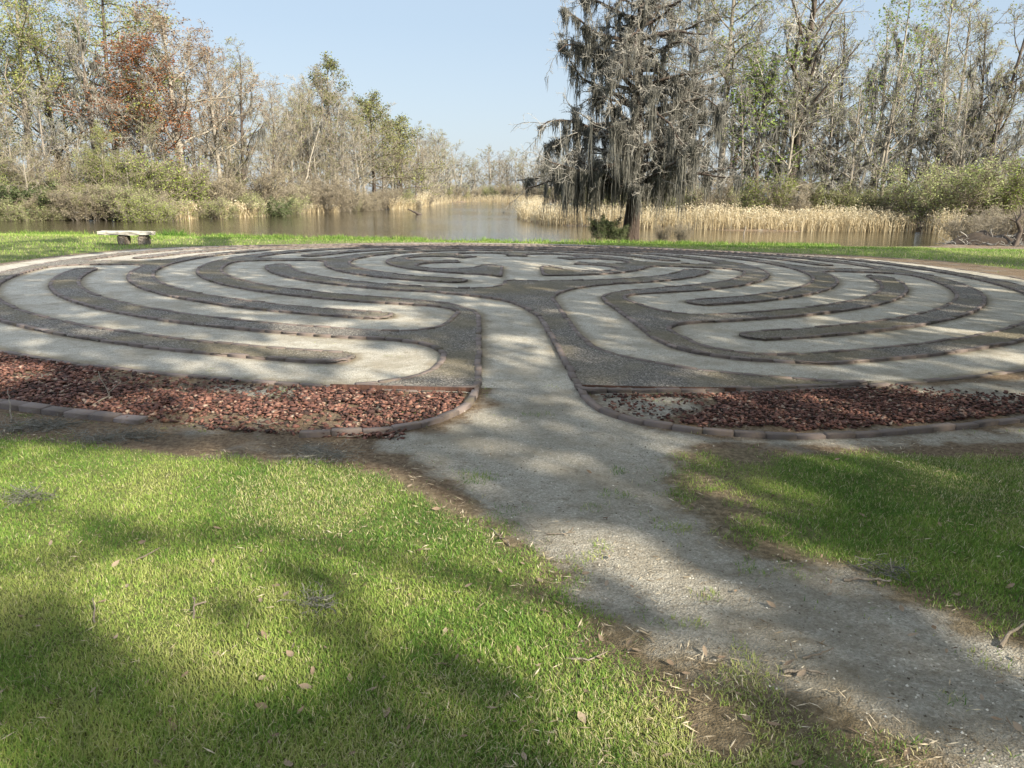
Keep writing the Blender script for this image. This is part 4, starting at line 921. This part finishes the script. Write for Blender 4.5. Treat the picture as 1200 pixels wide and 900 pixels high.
for px, hh, lb in ((1092, 5.0, 'large rounded olive green willow bush behind the right end of the reeds'), (1165, 4.9, 'large bright green willow bush right of the reed bed'), (1215, 4.4, 'green willow bush cut by the right edge of the picture')):
    place(TP['sh_green' if px < 1100 else 'sh_olive' if px > 1200 else 'sh_lime'], 'willow_bush', float(colx(px, 55)), 55, hh, lb, 'bush', wide=1.35)

# ------------------------------------------------------------------ reeds
def reeds(name, poly, n, hgt, rg, label, wid=.020, keep=None):
    xs = [p[0] for p in poly]; ys = [p[1] for p in poly]; x = rg.uniform(min(xs), max(xs), n); y = rg.uniform(min(ys), max(ys), n)
    k = seg_dist(x, y, poly) < 0.25 * rg.random(n) - .05; x, y = x[k], y[k]; m = len(x); K = 5
    h = hgt * (0.62 + .62 * fbm(x * .55, y * .55, 61, 3)) * rg.uniform(.62, 1.12, m); az = rg.uniform(0, 6.28, m); ln = np.abs(rg.normal(.24, .26, m)); P = np.zeros((m, K, 3)); W = np.zeros((m, K)); d = np.stack([np.cos(az), np.sin(az), 0 * az], -1)
    for i in range(K):
        t = i / (K - 1); P[:, i] = np.stack([x, y, np.full(m, ZW - .1)], -1) + d * (h * ln * t ** 2)[:, None]; P[:, i, 2] += (h + .1) * (t - .18 * ln * t * t); W[:, i] = wid * (0.6 + .6 * math.sin(3.1 * t)) * (1 - .85 * t)
    a2 = rg.uniform(0, 6.28, m); S = np.stack([np.cos(a2), np.sin(a2), 0 * a2], -1); v = np.clip(rg.normal(.52, .2, m), 0, 1); g = Geo(); strips(g, P, W, v, S)
    # drooping leaves off the stalks
    q = rg.integers(0, m, m); j = rg.integers(2, 5, m); B = P[q, j]; az = rg.uniform(0, 6.28, m); ll = hgt * rg.uniform(.2, .5, m); d = np.stack([np.cos(az), np.sin(az), 0 * az], -1); LP = np.zeros((m, 4, 3)); LW = np.zeros((m, 4))
    for i in range(4):
        t = i / 3; LP[:, i] = B + d * (ll * t * .75)[:, None]; LP[:, i, 2] += ll * (.55 * t - .75 * t * t); LW[:, i] = wid * 1.25 * (1 - t) ** .7 + .002
    strips(g, LP, LW, np.clip(rg.normal(.6, .2, m), 0, 1), np.stack([-np.sin(az), np.cos(az), 0 * az], -1))
    q = rg.integers(0, m, m // 2); C = np.repeat(P[q, -1], 3, 0) + rg.normal(0, .05, (3 * len(q), 3)) * np.array([1, 1, 2.2]); cards(g, C, wid * 2.6, np.clip(rg.normal(.8, .15, len(C)), 0, 1), rg)
    o = g.build(name, MAT['reed']); tag(o, label, 'reeds', kind='stuff')
rg = np.random.default_rng(77)
front = SHORE[:11]; back = [(x + (0.6 if i > 6 else 0), y + (8.5 if i < 8 else 12)) for i, (x, y) in enumerate(front)][::-1]
reeds('reed_bed', front + back, 105000, 1.62, rg, 'long bed of dry golden reeds along the right side of the pond', .024)
def belt(pxs, d0, depth, n, hgt, label):
    poly = [(float(colx(p, d)), d) for p, d in zip(pxs, d0)]; reeds('reed_bed', poly + [(x, y + depth) for x, y in poly[::-1]], n, hgt, rg, label, .03)
belt([256, 285, 318], [60.5, 63.5, 69.5], 2.2, 3000, 1.15, 'short tan reeds at the waterline below the left bank thicket')
belt([203, 212, 224], [56.3, 57, 58], 1.5, 900, 1.5, 'small upright clump of tan reeds below the brown topped tree')
belt([328, 345, 375, 392], [72, 79, 84, 86], 2.5, 1600, 1.0, 'thin fringe of tan reeds below the pale bare trees')
belt([455, 472, 486], [104, 113, 121], 5, 2200, 1.7, 'tan reeds at the waterline beside the dark green evergreens')
belt([488, 494, 503, 520], [124, 140, 165, 195], 9, 4200, 2.6, 'tan reeds on the point where the pond bends away')
belt([512, 540, 566, 590, 640], [205, 236, 244, 247, 240], 9, 9000, 2.6, 'band of tan reeds across the far end of the pond')

# ------------------------------------------------------------------ the moss draped cypress
def cypress():
    rg = np.random.default_rng(12); x0, y0 = map(float, unproj(736, 281.5, -.38)); z0 = float(terrain(np.array([x0]), np.array([y0]))[0])
    root = empty('mossy_cypress', (x0, y0, z0)); gt = Geo(); gc = Geo(); gm = Geo()
    K = 22; t = np.linspace(0, 1, K); Ht = 13.5; P0 = np.zeros((1, K, 3)); P0[0, :, 2] = Ht * t - .2; P0[0, :, 0] = .16 * np.sin(t * 5) + .15 * t; P0[0, :, 1] = .15 * np.sin(t * 4 + 1)
    r = .36 * (1 - .80 * t) + .34 * np.exp(-t * 18)
    # fluted, buttressed trunk
    S = 28; an = np.arange(S) * 6.2832 / S; fl = 1 + (.20 * np.exp(-t * 9) + .04)[:, None] * np.cos(an * 7 + .4)[None] + .05 * rg.normal(size=(K, S))
    V = P0[0][:, None, :] + np.stack([np.cos(an)[None] * r[:, None] * fl, np.sin(an)[None] * r[:, None] * fl, np.zeros((K, S))], -1)
    I = np.arange(K * S).reshape(K, S); gt.add(V.reshape(-1, 3), np.stack([I[:-1], np.roll(I, -1, 1)[:-1], np.roll(I, -1, 1)[1:], I[1:]], -1).reshape(-1, 4))
    SP = [(3.6, 186, 5.2), (3.9, 172, 5.6), (4.5, 194, 5.0), (5.2, 178, 4.9), (6.0, 188, 4.3), (6.9, 170, 4.2), (7.6, 182, 3.9), (8.5, 176, 4.0), (9.5, 186, 3.8), (10.4, 174, 3.6), (3.2, 215, 3.6), (3.4, 150, 3.2), (3.5, 2, 4.8), (3.7, -14, 4.3), (4.3, 10, 4.4), (5.2, -4, 4.2), (6.4, -8, 4.0), (7.6, 12, 3.8), (8.6, 0, 3.6), (9.6, -10, 3.4), (3.9, 262, 2.4), (4.4, 285, 2.8), (5.0, 250, 2.7)]
    n = 62 + len(SP); zf = np.r_[np.sort(rg.uniform(3.4, 12.6, n - len(SP))), [q[0] for q in SP]]; P1 = np.zeros((n, 10, 3)); R1 = np.zeros((n, 10)); az = np.arange(n) * 2.4 + rg.uniform(-.5, .5, n); az[-len(SP):] = np.radians([q[1] for q in SP])
    ln = np.interp(zf, [2.6, 3.6, 4.6, 6.0, 7.5, 9.5, 12.6], [2.4, 3.9, 5.2, 4.2, 3.4, 3.3, 2.8]) * rg.uniform(.62, 1.0, n); ln[-len(SP):] = [q[2] for q in SP]
    for i in range(n):
        p = np.array([np.interp(zf[i] / Ht, t, P0[0, :, 0]), np.interp(zf[i] / Ht, t, P0[0, :, 1]), zf[i]]); D = np.array([math.cos(az[i]), math.sin(az[i]), rg.uniform(.0, .45)]); D /= np.linalg.norm(D)
        for k in range(10):
            P1[i, k] = p; p = p + D * ln[i] / 9; D = D + rg.normal(0, .20, 3) + np.array([0, 0, -.035]); D /= np.linalg.norm(D)
        R1[i] = (.035 + .018 * ln[i]) * np.linspace(1, .18, 10)
    tubes(gt, P1, R1, 7)
    P2, R2 = grow_level(P1, R1, 10, .12, 1.02, (62, 38), .36, .55, 7, .24, -.0, rg, .3); P3, R3 = grow_level(P2, R2, 7, .1, 1, (58, 36), .45, .6, 5, .22, .01, rg, lmin=.2); P4, R4 = grow_level(P3, R3, 4, .1, 1, (52, 36), .5, .7, 3, .2, .02, rg, lmin=.12)
    tubes(gc, P2, np.maximum(R2, .011), 4, rg.uniform(.1, .6, len(P2))); tubes(gc, P3, np.maximum(R3, .007), 3, rg.uniform(.2, .8, len(P3))); tubes(gc, P4, np.maximum(R4 * .7, .004), 3, rg.uniform(.3, 1, len(P4)))
    # moss: thick curtains under the limbs, thinner wisps on the twigs
    A = np.vstack([pick(P1, 420, rg, .02, .45), pick(P1, 520, rg, .15, 1), pick(P2, 1050, rg, .0, 1)]); hcl = fbm(A[:, 0] * 1.3 + 9, A[:, 1] * 1.3 + A[:, 2] * .6, 91, 2); A = A[(hcl > .49) & (rg.random(len(A)) < np.interp(A[:, 2], [2, 6.5, 9, 13], [.8, .8, .38, .25]))]; A = np.vstack([A, pick(P1[-len(SP):-len(SP) + 10], 120, rg, .35, 1), pick(P1[-8:], 60, rg, .35, 1)])
    rad = np.hypot(A[:, 0], A[:, 1]); ln_ = rg.uniform(.12, 1, len(A)) ** 1.5 * (.45 + 1.1 * fbm(A[:, 0] * 2.3, A[:, 1] * 2.3 + A[:, 2], 92, 2)) * np.interp(A[:, 2], [2, 4.5, 7, 10, 13], [2.6, 2.9, 2.2, 1.3, .9]) * np.interp(rad, [0, 2.5, 3.6, 5.2], [1, 1, .75, .5])
    ln_ = np.minimum(ln_, A[:, 2] - rg.uniform(.5, 1.6, len(A))); ln_ = np.minimum(ln_, np.where((rad < 1.3) | (A[:, 0] > 1.0) | (np.abs(A[:, 0]) < .75), np.maximum(A[:, 2] - rg.uniform(1.7, 3.2, len(A)), .12), 9)); k = ln_ > .1; Ak, Lk = A[k], ln_[k]; big = rg.random(len(Ak)) < .42; hang_moss(gm, Ak[big], Lk[big] * 1.25, 85, .013, rg, .15, 8, .42); hang_moss(gm, Ak[~big], Lk[~big], 22, .012, rg, .06, 7)
    A = pick(P3, 1500, rg); ln_ = np.minimum(rg.uniform(.12, .7, len(A)), np.maximum(A[:, 2] - 1.8, .05)); hang_moss(gm, A, ln_, 5, .011, rg, .05, 5)
    gt.build('trunk', MAT['bark_cypress'], root, True); gc.build('crown', MAT['twig_grey'], root); gm.build('moss', MAT['moss'], root)
    tag(root, 'large bare cypress heavily draped in grey Spanish moss at the pond edge', 'tree')
cypress()
for px, py, kind, hh, wd, lb in ((703, 281, 'sh_dark', 1.15, 1.25, 'dense dark green bush at the left foot of the moss draped cypress'), (722, 281.6, 'sh_dark', .8, 1.2, 'smaller dark green bush touching the trunk of the moss draped cypress'), (775, 283.5, 'sh_grey', .85, .9, 'thin leafless bush just right of the moss draped cypress trunk'),
                               (798, 283.8, 'sh_grey', .95, .9, 'thin leafless bush under the right side of the moss draped cypress')):
    x, y = map(float, unproj(px, py, -.38)); place(TP[kind], 'shrub', x, y - .35, hh, lb, 'shrub', wide=wd, z=-.42)

# ------------------------------------------------------------------ log in the water, brush pile and snag on the right
def tube_thing(name, pts, rad, mat, label, cat, sides=8, group=None, seed=0, forks=0):
    rg = np.random.default_rng(seed); P = np.array(pts, float); d = np.r_[0, np.cumsum(np.linalg.norm(np.diff(P, axis=0), axis=1))]; q = np.linspace(0, d[-1], 9)
    P = np.stack([np.interp(q, d, P[:, k]) for k in range(3)], -1); P[1:-1] += rg.normal(0, d[-1] * .012, (7, 3)); g = Geo(); O = P[0].copy()
    Rr = np.array(rad)[0] + (np.array(rad)[1] - np.array(rad)[0]) * np.linspace(0, 1, 9); tubes(g, (P - O)[None], Rr[None], sides)
    for e, s in ((0, 1), (8, -1)):                    # close both ends
        base = e * sides; g.add(np.vstack([g.V[0][base:base + sides], (P[e] - O)[None]]), None, [(k, (k + 1) % sides, sides) for k in range(sides)])
    o = g.build(name, MAT[mat], None, True); o.location = tuple(O); tag(o, label, cat, group)
    if forks:
        P1, R1 = grow_level((P - O)[None], Rr[None], forks, .35, .95, (45, 30), .4, .6, 5, .15, .02, rg); g = Geo(); tubes(g, P1, R1, 5); g.build('side_twig', MAT[mat], o, True)
    return o
lx0, ly0 = map(float, unproj(494, 251.5, ZW)); tube_thing('sunken_log', [(lx0, ly0, ZW - .12), (lx0 - .7, ly0 + .15, ZW + .24), (lx0 - 1.5, ly0 + .3, ZW + .55)], (.17, .05), 'bark_dark', 'dark broken log sticking up out of the open water', 'log', seed=3)
tube_thing('sunken_log', [(float(colx(868, 47)), 47.2, ZW - .2), (float(colx(870, 47)), 47.2, ZW + .5)], (.05, .03), 'bark_grey', 'thin grey post-like stub standing in the water in front of the right hand reeds', 'stub', seed=4)
def brush_pile(px, d, sx, sy, hh, n, label, seed):
    rg = np.random.default_rng(seed); x0 = float(colx(px, d)); z0 = float(height(x0, d)); root = empty('brush_pile', (x0, d, z0 - .05)); g = Geo(); m = 28
    u, v = np.meshgrid(np.linspace(-1, 1, m), np.linspace(-1, 1, m)); rr = np.hypot(u, v); z = hh * np.clip(1 - rr ** 1.6, -.3, 1) * (.55 + .9 * fbm(u * 3 + 5, v * 3 + seed, 13)) ; I = np.arange(m * m).reshape(m, m)
    g.add(np.stack([u * sx, v * sy, z], -1).reshape(-1, 3), np.stack([I[:-1, :-1], I[:-1, 1:], I[1:, 1:], I[1:, :-1]], -1).reshape(-1, 4)); g.build('straw_heap', MAT['straw'], root, True)
    k = 7; a = rg.uniform(0, 6.28, n); rad = np.sqrt(rg.random(n)); b0 = np.stack([rad * np.cos(a) * sx, rad * np.sin(a) * sy, hh * (1 - rad) * .8 + .02], -1); D = unit(rg.normal(size=(n, 3)) * np.array([1, 1, .45])); L = rg.uniform(.3, 1.3, n); P = b0[:, None] + D[:, None] * (np.linspace(-.5, .5, k)[None, :, None] * L[:, None, None]) + rg.normal(0, .03, (n, k, 3))
    P[..., 2] = np.abs(P[..., 2]); g = Geo(); tubes(g, P, np.full((n, k), .010) * rg.uniform(.6, 2, (n, 1)), 4, rg.uniform(0, .8, n)); g.build('branches', MAT['twig_grey'], root)
    tag(root, label, 'brush pile')
MAT['straw'] = vramp_mat('pine_straw', [(0, (0.03, 0.023, 0.017)), (0.5, (0.085, 0.064, 0.046)), (1, (0.19, 0.155, 0.11))], .95, nscale=14)
brush_pile(1150, 35.5, 1.9, 1.0, .62, 150, 'brown heap of straw and dead branches at the right end of the pond bank', 4)
brush_pile(1205, 37, 1.6, 1.0, .95, 130, 'taller brown brush heap at the right edge of the picture beneath the dark snag', 5)
tube_thing('dead_snag', [(float(colx(1184, 34.6)), 34.6, -.5), (float(colx(1189, 34.6)), 34.6, .30), (float(colx(1183, 34.6)), 34.6, .75), (float(colx(1195, 34.6)), 34.6, 1.40)], (.14, .05), 'bark_dark', 'crooked dark broken snag standing at the right edge of the picture', 'snag', seed=6, forks=4)
place(TP['sh_grey'], 'shrub', float(colx(1128, 39)), 39, 1.5, 'leafless tangled bush just right of the reed bed end', 'shrub', wide=1.5)
place(TP['sh_grey'], 'shrub', float(colx(1180, 40)), 40.5, 1.9, 'taller leafless tangled bush between the brush heaps', 'shrub', wide=1.5)
place(TP['sh_lime'], 'shrub', float(colx(1141, 38)), 38, .5, 'low yellow-green sprig between the reeds and the brush heap', 'shrub', wide=1.6)

# ------------------------------------------------------------------ litter on the lawn and path
def gpt(px, py, dz=0.0):
    x, y = map(float, unproj(px, py, 0.0)); z = float(height(x, y)); x, y = map(float, unproj(px, py, z)); return (x, y, z + dz)
STK = [((105, 479), (126, 470), (143, 455), .010, 'curved pale twig lying on the red stones left of the entrance', .05), ((13, 496), (14, 488), (12, 474), .008, 'short grey stick standing beside the left brick border', .1),
       ((300, 497), (312, 502), (326, 501), .008, 'pale twig lying across the sunken end of the left brick border', .03), ((640, 626), (655, 628), (674, 627), .006, 'thin dark twig lying across the middle of the trodden path', .01),
       ((918, 789), (945, 790), (968, 798), .010, 'brown stick at the lower edge of the path in the right foreground', .015), ((940, 772), (960, 770), (976, 765), .007, 'small curved twig on the path above the brown stick', .012),
       ((988, 681), (1012, 683), (1042, 688), .011, 'pale stick lying where the right hand lawn meets the path', .015), ((1172, 760), (1182, 749), (1197, 743), .012, 'bent pale stick at the right edge of the path', .03),
       ((112, 731), (111, 720), (110, 708), .006, 'short dark twig upright in the left lawn', .02), ((227, 727), (228, 718), (229, 708), .007, 'short pale twig in the middle of the left lawn', .02),
       ((664, 772), (690, 778), (712, 771), .006, 'thin brown twig in the worn grass left of the path', .02), ((160, 657), (172, 655), (188, 648), .006, 'short grey twig on the upper left lawn', .02),
       ((575, 620), (590, 634), (597, 640), .005, 'tiny crossed twig at the left side of the path', .012), ((395, 512), (415, 514), (430, 511), .007, 'thin grey twig on the bare strip near the left bed corner', .012)]
for i, (a, b_, c, r, lb, lift) in enumerate(STK):
    A, B, C = gpt(*a), gpt(*b_), gpt(*c)
    tube_thing('twig', [(A[0], A[1], A[2] + r * .6), (B[0], B[1], B[2] + r + lift * .5), (C[0], C[1], C[2] + r + lift)], (r * .7, r * .3), 'stick', lb, 'twig', 6, 'twigs on the ground', i, 2 if i % 3 == 0 else 0)
LEAF = Geo(); m = 7; t = np.linspace(0, 1, m); wv = np.sin(np.pi * t ** .85) * .5; V = []
for i in range(m):
    for s in (-1, 0, 1): V.append((t[i] - .5, s * wv[i] * .42, .10 * (2 * t[i] - 1) ** 2 + .16 * abs(s) * wv[i]))
I = np.arange(m * 3).reshape(m, 3); LEAF.add(V, np.concatenate([np.stack([I[:-1, k], I[:-1, k + 1], I[1:, k + 1], I[1:, k]], -1) for k in (0, 1)]), a=.5); leafmesh = LEAF.mesh('dead_leaf', MAT['dead_leaf'], True)
rg = np.random.default_rng(99)
LP = [(200, 848), (412, 887), (150, 690), (480, 572), (335, 700), (790, 845), (770, 836), (785, 780), (1183, 690), (1000, 600), (905, 584), (340, 770), (480, 700), (640, 720), (740, 690), (255, 622), (690, 555), (330, 512), (1090, 640), (890, 690), (1120, 700), (120, 560), (60, 640), (250, 660), (560, 718)]
for i in range(150): LP.append((rg.uniform(0, 1200), 530 + 370 * rg.random() ** .8))
for i, (px, py) in enumerate(LP):
    p = gpt(px, py, .012); o = bpy.data.objects.new('dead_leaf', leafmesh); COL.objects.link(o); s = rg.uniform(.018, .046); o.location = p; o.rotation_euler = (rg.normal(0, .35), rg.normal(0, .35), rg.uniform(0, 6.28)); o.scale = (s, s * rg.uniform(.7, 1.3), s)
    tag(o, 'small dry brown leaf lying on the foreground lawn or path', 'leaf', 'dry leaves scattered in the foreground')
for i, (px, py, s, lb) in enumerate([(30, 503, .20, 'grey moss clump on bare soil beside the leftmost bricks'), (62, 500, .16, 'pale moss clump right of the leftmost grey moss clump'), (118, 516, .17, 'grey moss clump on bare soil left of the lawn corner'), (165, 512, .12, 'small grey moss clump below the sunken bricks'), (372, 536, .20, 'wide grey moss clump at the top edge of the lit lawn'),
                                 (30, 586, .10, 'small pale moss wisp on the upper left lawn'), (1035, 672, .08, 'small grey moss wisp at the edge of the right lawn'), (375, 710, .07, 'tiny moss wisp in the middle of the left lawn')]):
    p = gpt(px, py); n = int(1600 * s); r2 = np.random.default_rng(i); c = r2.normal(0, 1, (n, 3)) * np.array([s, s * .55, .0]) * .62; c[:, 2] = np.abs(r2.normal(0, .022, n)); K = 5; d = unit(r2.normal(size=(n, 3)) * np.array([1, 1, .25])); P = np.zeros((n, K, 3)); q = c.copy()
    for k in range(K): P[:, k] = q; q = q + d * .018; d = unit(d + r2.normal(0, .5, d.shape) * np.array([1, 1, .4]))
    P[..., 2] = np.clip(P[..., 2], .002, .07); W = np.full((n, K), .0016); S = unit(r2.normal(size=(n, 3))); g = Geo(); strips(g, P, W, np.clip(r2.normal(.75, .2, n), 0, 1), S); o = g.build('moss_clump', MAT['moss']); o.location = p; tag(o, lb, 'moss')

# ------------------------------------------------------------------ unseen trees behind and beside the viewer, leaf clumps placed to shape the dapple
LITP = [  # sunlit patches on the ground: outline in the photograph, openness of the crown above
    ([(300, 540), (430, 552), (510, 590), (590, 650), (690, 735), (765, 812), (745, 840), (660, 825), (560, 765), (470, 705), (380, 655), (310, 612)], .99),
    ([(770, 530), (1250, 520), (1250, 760), (900, 650)], .30), ([(-200, 520), (300, 535), (330, 600), (430, 680), (560, 780), (400, 770), (200, 720), (-200, 720)], .60), ([(-300, 700), (250, 730), (600, 800), (640, 850), (300, 880), (-300, 960)], .42), ([(40, 525), (260, 545), (250, 600), (60, 580)], .9),
    ([(570, 396), (625, 392), (650, 408), (645, 428), (585, 430), (568, 415)], .5), ([(470, 480), (570, 475), (690, 540), (660, 560), (540, 530)], .40), ([(640, 470), (700, 500), (690, 520), (620, 500)], .2),
    ([(700, 640), (800, 680), (900, 735), (880, 750), (760, 710), (690, 670)], .6), ([(1120, 725), (1200, 755), (1280, 800), (1260, 830), (1180, 775)], .9), ([(1080, 860), (1160, 885), (1220, 930), (1120, 930)], .9), ([(800, 690), (850, 700), (870, 720), (820, 712)], .7),
    ([(-150, 425), (40, 430), (55, 446), (-150, 455)], .85), ([(220, 470), (310, 470), (345, 490), (320, 500), (235, 492)], .9), ([(360, 462), (440, 470), (470, 492), (430, 505), (370, 485)], .75), ([(440, 455), (560, 462), (545, 475), (450, 470)], .8),
    ([(390, 436), (540, 428), (562, 440), (555, 458), (420, 452)], .7), ([(395, 418), (470, 408), (510, 424), (480, 440), (400, 436)], .85), ([(225, 402), (400, 405), (425, 424), (240, 420)], .65), ([(320, 380), (410, 388), (420, 402), (330, 398)], .85), ([(395, 362), (480, 366), (510, 380), (420, 384)], .6),
    ([(40, 408), (330, 425), (320, 442), (80, 424)], .4), ([(100, 378), (215, 390), (200, 402), (110, 392)], .45), ([(-100, 320), (60, 303), (240, 290), (420, 286), (410, 291), (250, 298), (80, 314), (-100, 336)], .93), ([(60, 305), (230, 299), (300, 301), (90, 310)], .7),
    ([(560, 286), (760, 289), (900, 297), (1060, 310), (1200, 330), (1280, 345), (1280, 330), (1180, 312), (1000, 300), (800, 290), (600, 284)], .85), ([(1040, 372), (1195, 388), (1180, 396), (1050, 384)], .8), ([(880, 348), (1000, 356), (1010, 363), (900, 358)], .65), ([(1120, 412), (1260, 420), (1250, 430), (1130, 420)], .75),
    ([(600, 315), (690, 322), (720, 328), (620, 324)], .75), ([(860, 328), (930, 336), (920, 342), (870, 336)], .55), ([(-300, 282), (100, 282), (140, 296), (-300, 305)], .6), ([(100, 272), (230, 272), (230, 284), (100, 284)], .8), ([(280, 276), (640, 280), (640, 287), (280, 286)], .85), ([(960, 288), (1300, 296), (1300, 306), (980, 294)], .4), ([(660, 440), (760, 450), (740, 460), (670, 452)], .25)]
LITW = [(up(p), o) for p, o in LITP]
def openness(x, y):
    T = np.full(x.shape, .07) + .16 * sstep(.58, .72, fbm(x * 1.3 + y * .6, y * 1.3 - x * .6, 71, 2))
    for p, o in LITW: T = np.maximum(T, o * (1 - sstep(.02, .16 + .012 * y, seg_dist(x, y, p))))
    T = np.maximum(T, sstep(30.0, 31.2, y)); return T
def shade_trees():
    rg = np.random.default_rng(3); TR = [(3.5, -8.5), (12, -6.5), (20, 1.0), (23, 9.5), (11.5, 3.0)]
    n = 24000; x = rg.uniform(-15, 15, n); y = rg.uniform(.3, 31.5, n); k = rg.random(n) < (1 - openness(x, y)) ** 1.5; x, y = x[k], y[k]; n = len(x)
    hz = rg.uniform(7.8, 11.5, n); tt = hz / SUNV[2]; C = np.stack([x + SUNV[0] * tt, y + SUNV[1] * tt, hz], -1)
    own = np.argmin(np.stack([np.hypot(C[:, 0] - a, C[:, 1] - b_) for a, b_ in TR]), 0)
    words = ['directly behind the viewer', 'behind the viewer to the right', 'to the right of the viewer', 'at the far right beyond the picture edge', 'close at the right hand of the viewer']
    for j, (a, b_) in enumerate(TR):
        c = C[own == j]
        if not len(c): continue
        root = empty('shade_tree', (a, b_, 0)); O = np.array([a, b_, 0]); g = Geo(); t = np.linspace(0, 1, 8); P = np.zeros((1, 8, 3)); P[0, :, 2] = t * 7.5 - .3; P[0, :, 0] = .3 * np.sin(t * 3); tubes(g, P, (.42 * (1 - .5 * t) + .25 * np.exp(-t * 12))[None], 12)
        s = c[rg.integers(0, len(c), 24)] - O; st = np.zeros((24, 3)); st[:, 2] = rg.uniform(4, 7.2, 24); st[:, 0] = .3 * np.sin(st[:, 2] / 7.5 * 3); tq = np.linspace(0, 1, 8)[None, :, None]; L = st[:, None] + (s - st)[:, None] * tq; L[..., 2] += .8 * np.sin(np.pi * tq[..., 0]); L[:, 1:-1] += rg.normal(0, .15, (24, 6, 3)); tubes(g, L, np.linspace(.08, .012, 8)[None].repeat(24, 0), 6)
        g.build('trunk', MAT['bark_grey'], root, True); g = Geo(); m = 9; CC = np.repeat(c - O, m, 0) + rg.normal(0, .10, (len(c) * m, 3)); GP = (CC + O)[:, :2] - ((CC + O)[:, 2] / SUNV[2])[:, None] * SUNV[None, :2]; CC = CC[rg.random(len(CC)) > sstep(.35, .95, openness(GP[:, 0], GP[:, 1]))]; cards(g, CC, .145 * rg.uniform(.6, 1.4, len(CC)), np.clip(rg.normal(.5, .2, len(CC)), 0, 1), rg); g.build('crown', MAT['leaf_olive'], root)
        tag(root, 'unseen leafy shade tree standing ' + words[j], 'tree')
shade_trees()

def bits(name, n, ymax, keepf, size, mat, cols, label, cat, long=1.0, lift=.0):
    rg = np.random.default_rng(len(label)); y = 1.6 + (ymax - 1.6) * rg.random(n) ** 1.35; x = rg.uniform(-1, 1, n) * (y * .73 + .4); k = rg.random(n) < keepf(x, y); x, y = x[k], y[k]; n = len(x)
    a = rg.uniform(0, 6.28, n); L = size * rg.uniform(.4, 1.5, n) ** 1.5; W = L / long * rg.uniform(.6, 1.2, n) ; hgt = np.minimum(L, W) * rg.uniform(.3, .7, n)
    d = np.stack([np.cos(a), np.sin(a), rg.normal(0, .22 if long > 3 else .1, n)], -1); e = np.stack([-np.sin(a), np.cos(a), 0 * a], -1); C = np.stack([x, y, height(x, y) + lift * rg.random(n)], -1); up_ = np.array([0, 0, 1.])
    V = np.stack([C - d * L[:, None] / 2, C - e * W[:, None] / 2, C + d * L[:, None] / 2, C + e * W[:, None] / 2, C + up_ * hgt[:, None] + d * (L * rg.uniform(-.2, .2, n))[:, None]], 1); b0 = np.arange(n)[:, None, None] * 5
    g = Geo(); g.add(V.reshape(-1, 3), None, (np.array([[0, 1, 4], [1, 2, 4], [2, 3, 4], [3, 0, 4]])[None] + b0).reshape(-1, 3), a=np.repeat(rg.uniform(*cols, n), 5)); tag(g.build(name, MAT[mat]), label, cat, kind='stuff')
MAT['grit'] = vramp_mat('path_grit', [(0, (0.045, 0.036, 0.026)), (0.4, (0.15, 0.125, 0.09)), (0.7, (0.36, 0.34, 0.29)), (1, (0.55, 0.53, 0.47))], .9, objvar=False)
bits('path_grit', 42000, 9.5, lambda x, y: np.clip(lawn_masks(x, y)[0] * 1.1 - .15, 0, 1) * (fbm(x * 2.5, y * 2.5, 66, 3) ** 1.2), .0085, 'grit', (0, 1), 'fine grit and crumbs lying on the trodden path', 'grit', 1.4)
MAT['straw_bit'] = vramp_mat('dry_straw', [(0, (0.09, 0.065, 0.04)), (0.5, (0.26, 0.21, 0.14)), (1, (0.50, 0.44, 0.33))], .85, objvar=False)
def straw_keep(x, y):
    s_, l_, g_ = lawn_masks(x, y); return np.clip(.16 + .55 * (l_ > .5) + .5 * np.exp(-((s_ - .4) / .25) ** 2), 0, 1) * sstep(.38, .62, fbm(x * 2.1, y * 2.1, 68, 3)) * (np.hypot(x - LCX, y - LCY) > 7.78 * H)
bits('straw_litter', 26000, 6.6, straw_keep, .030, 'straw_bit', (0, 1), 'dry straw and leaf crumbs scattered through the lawn and bare soil', 'litter', 9.0, .018)
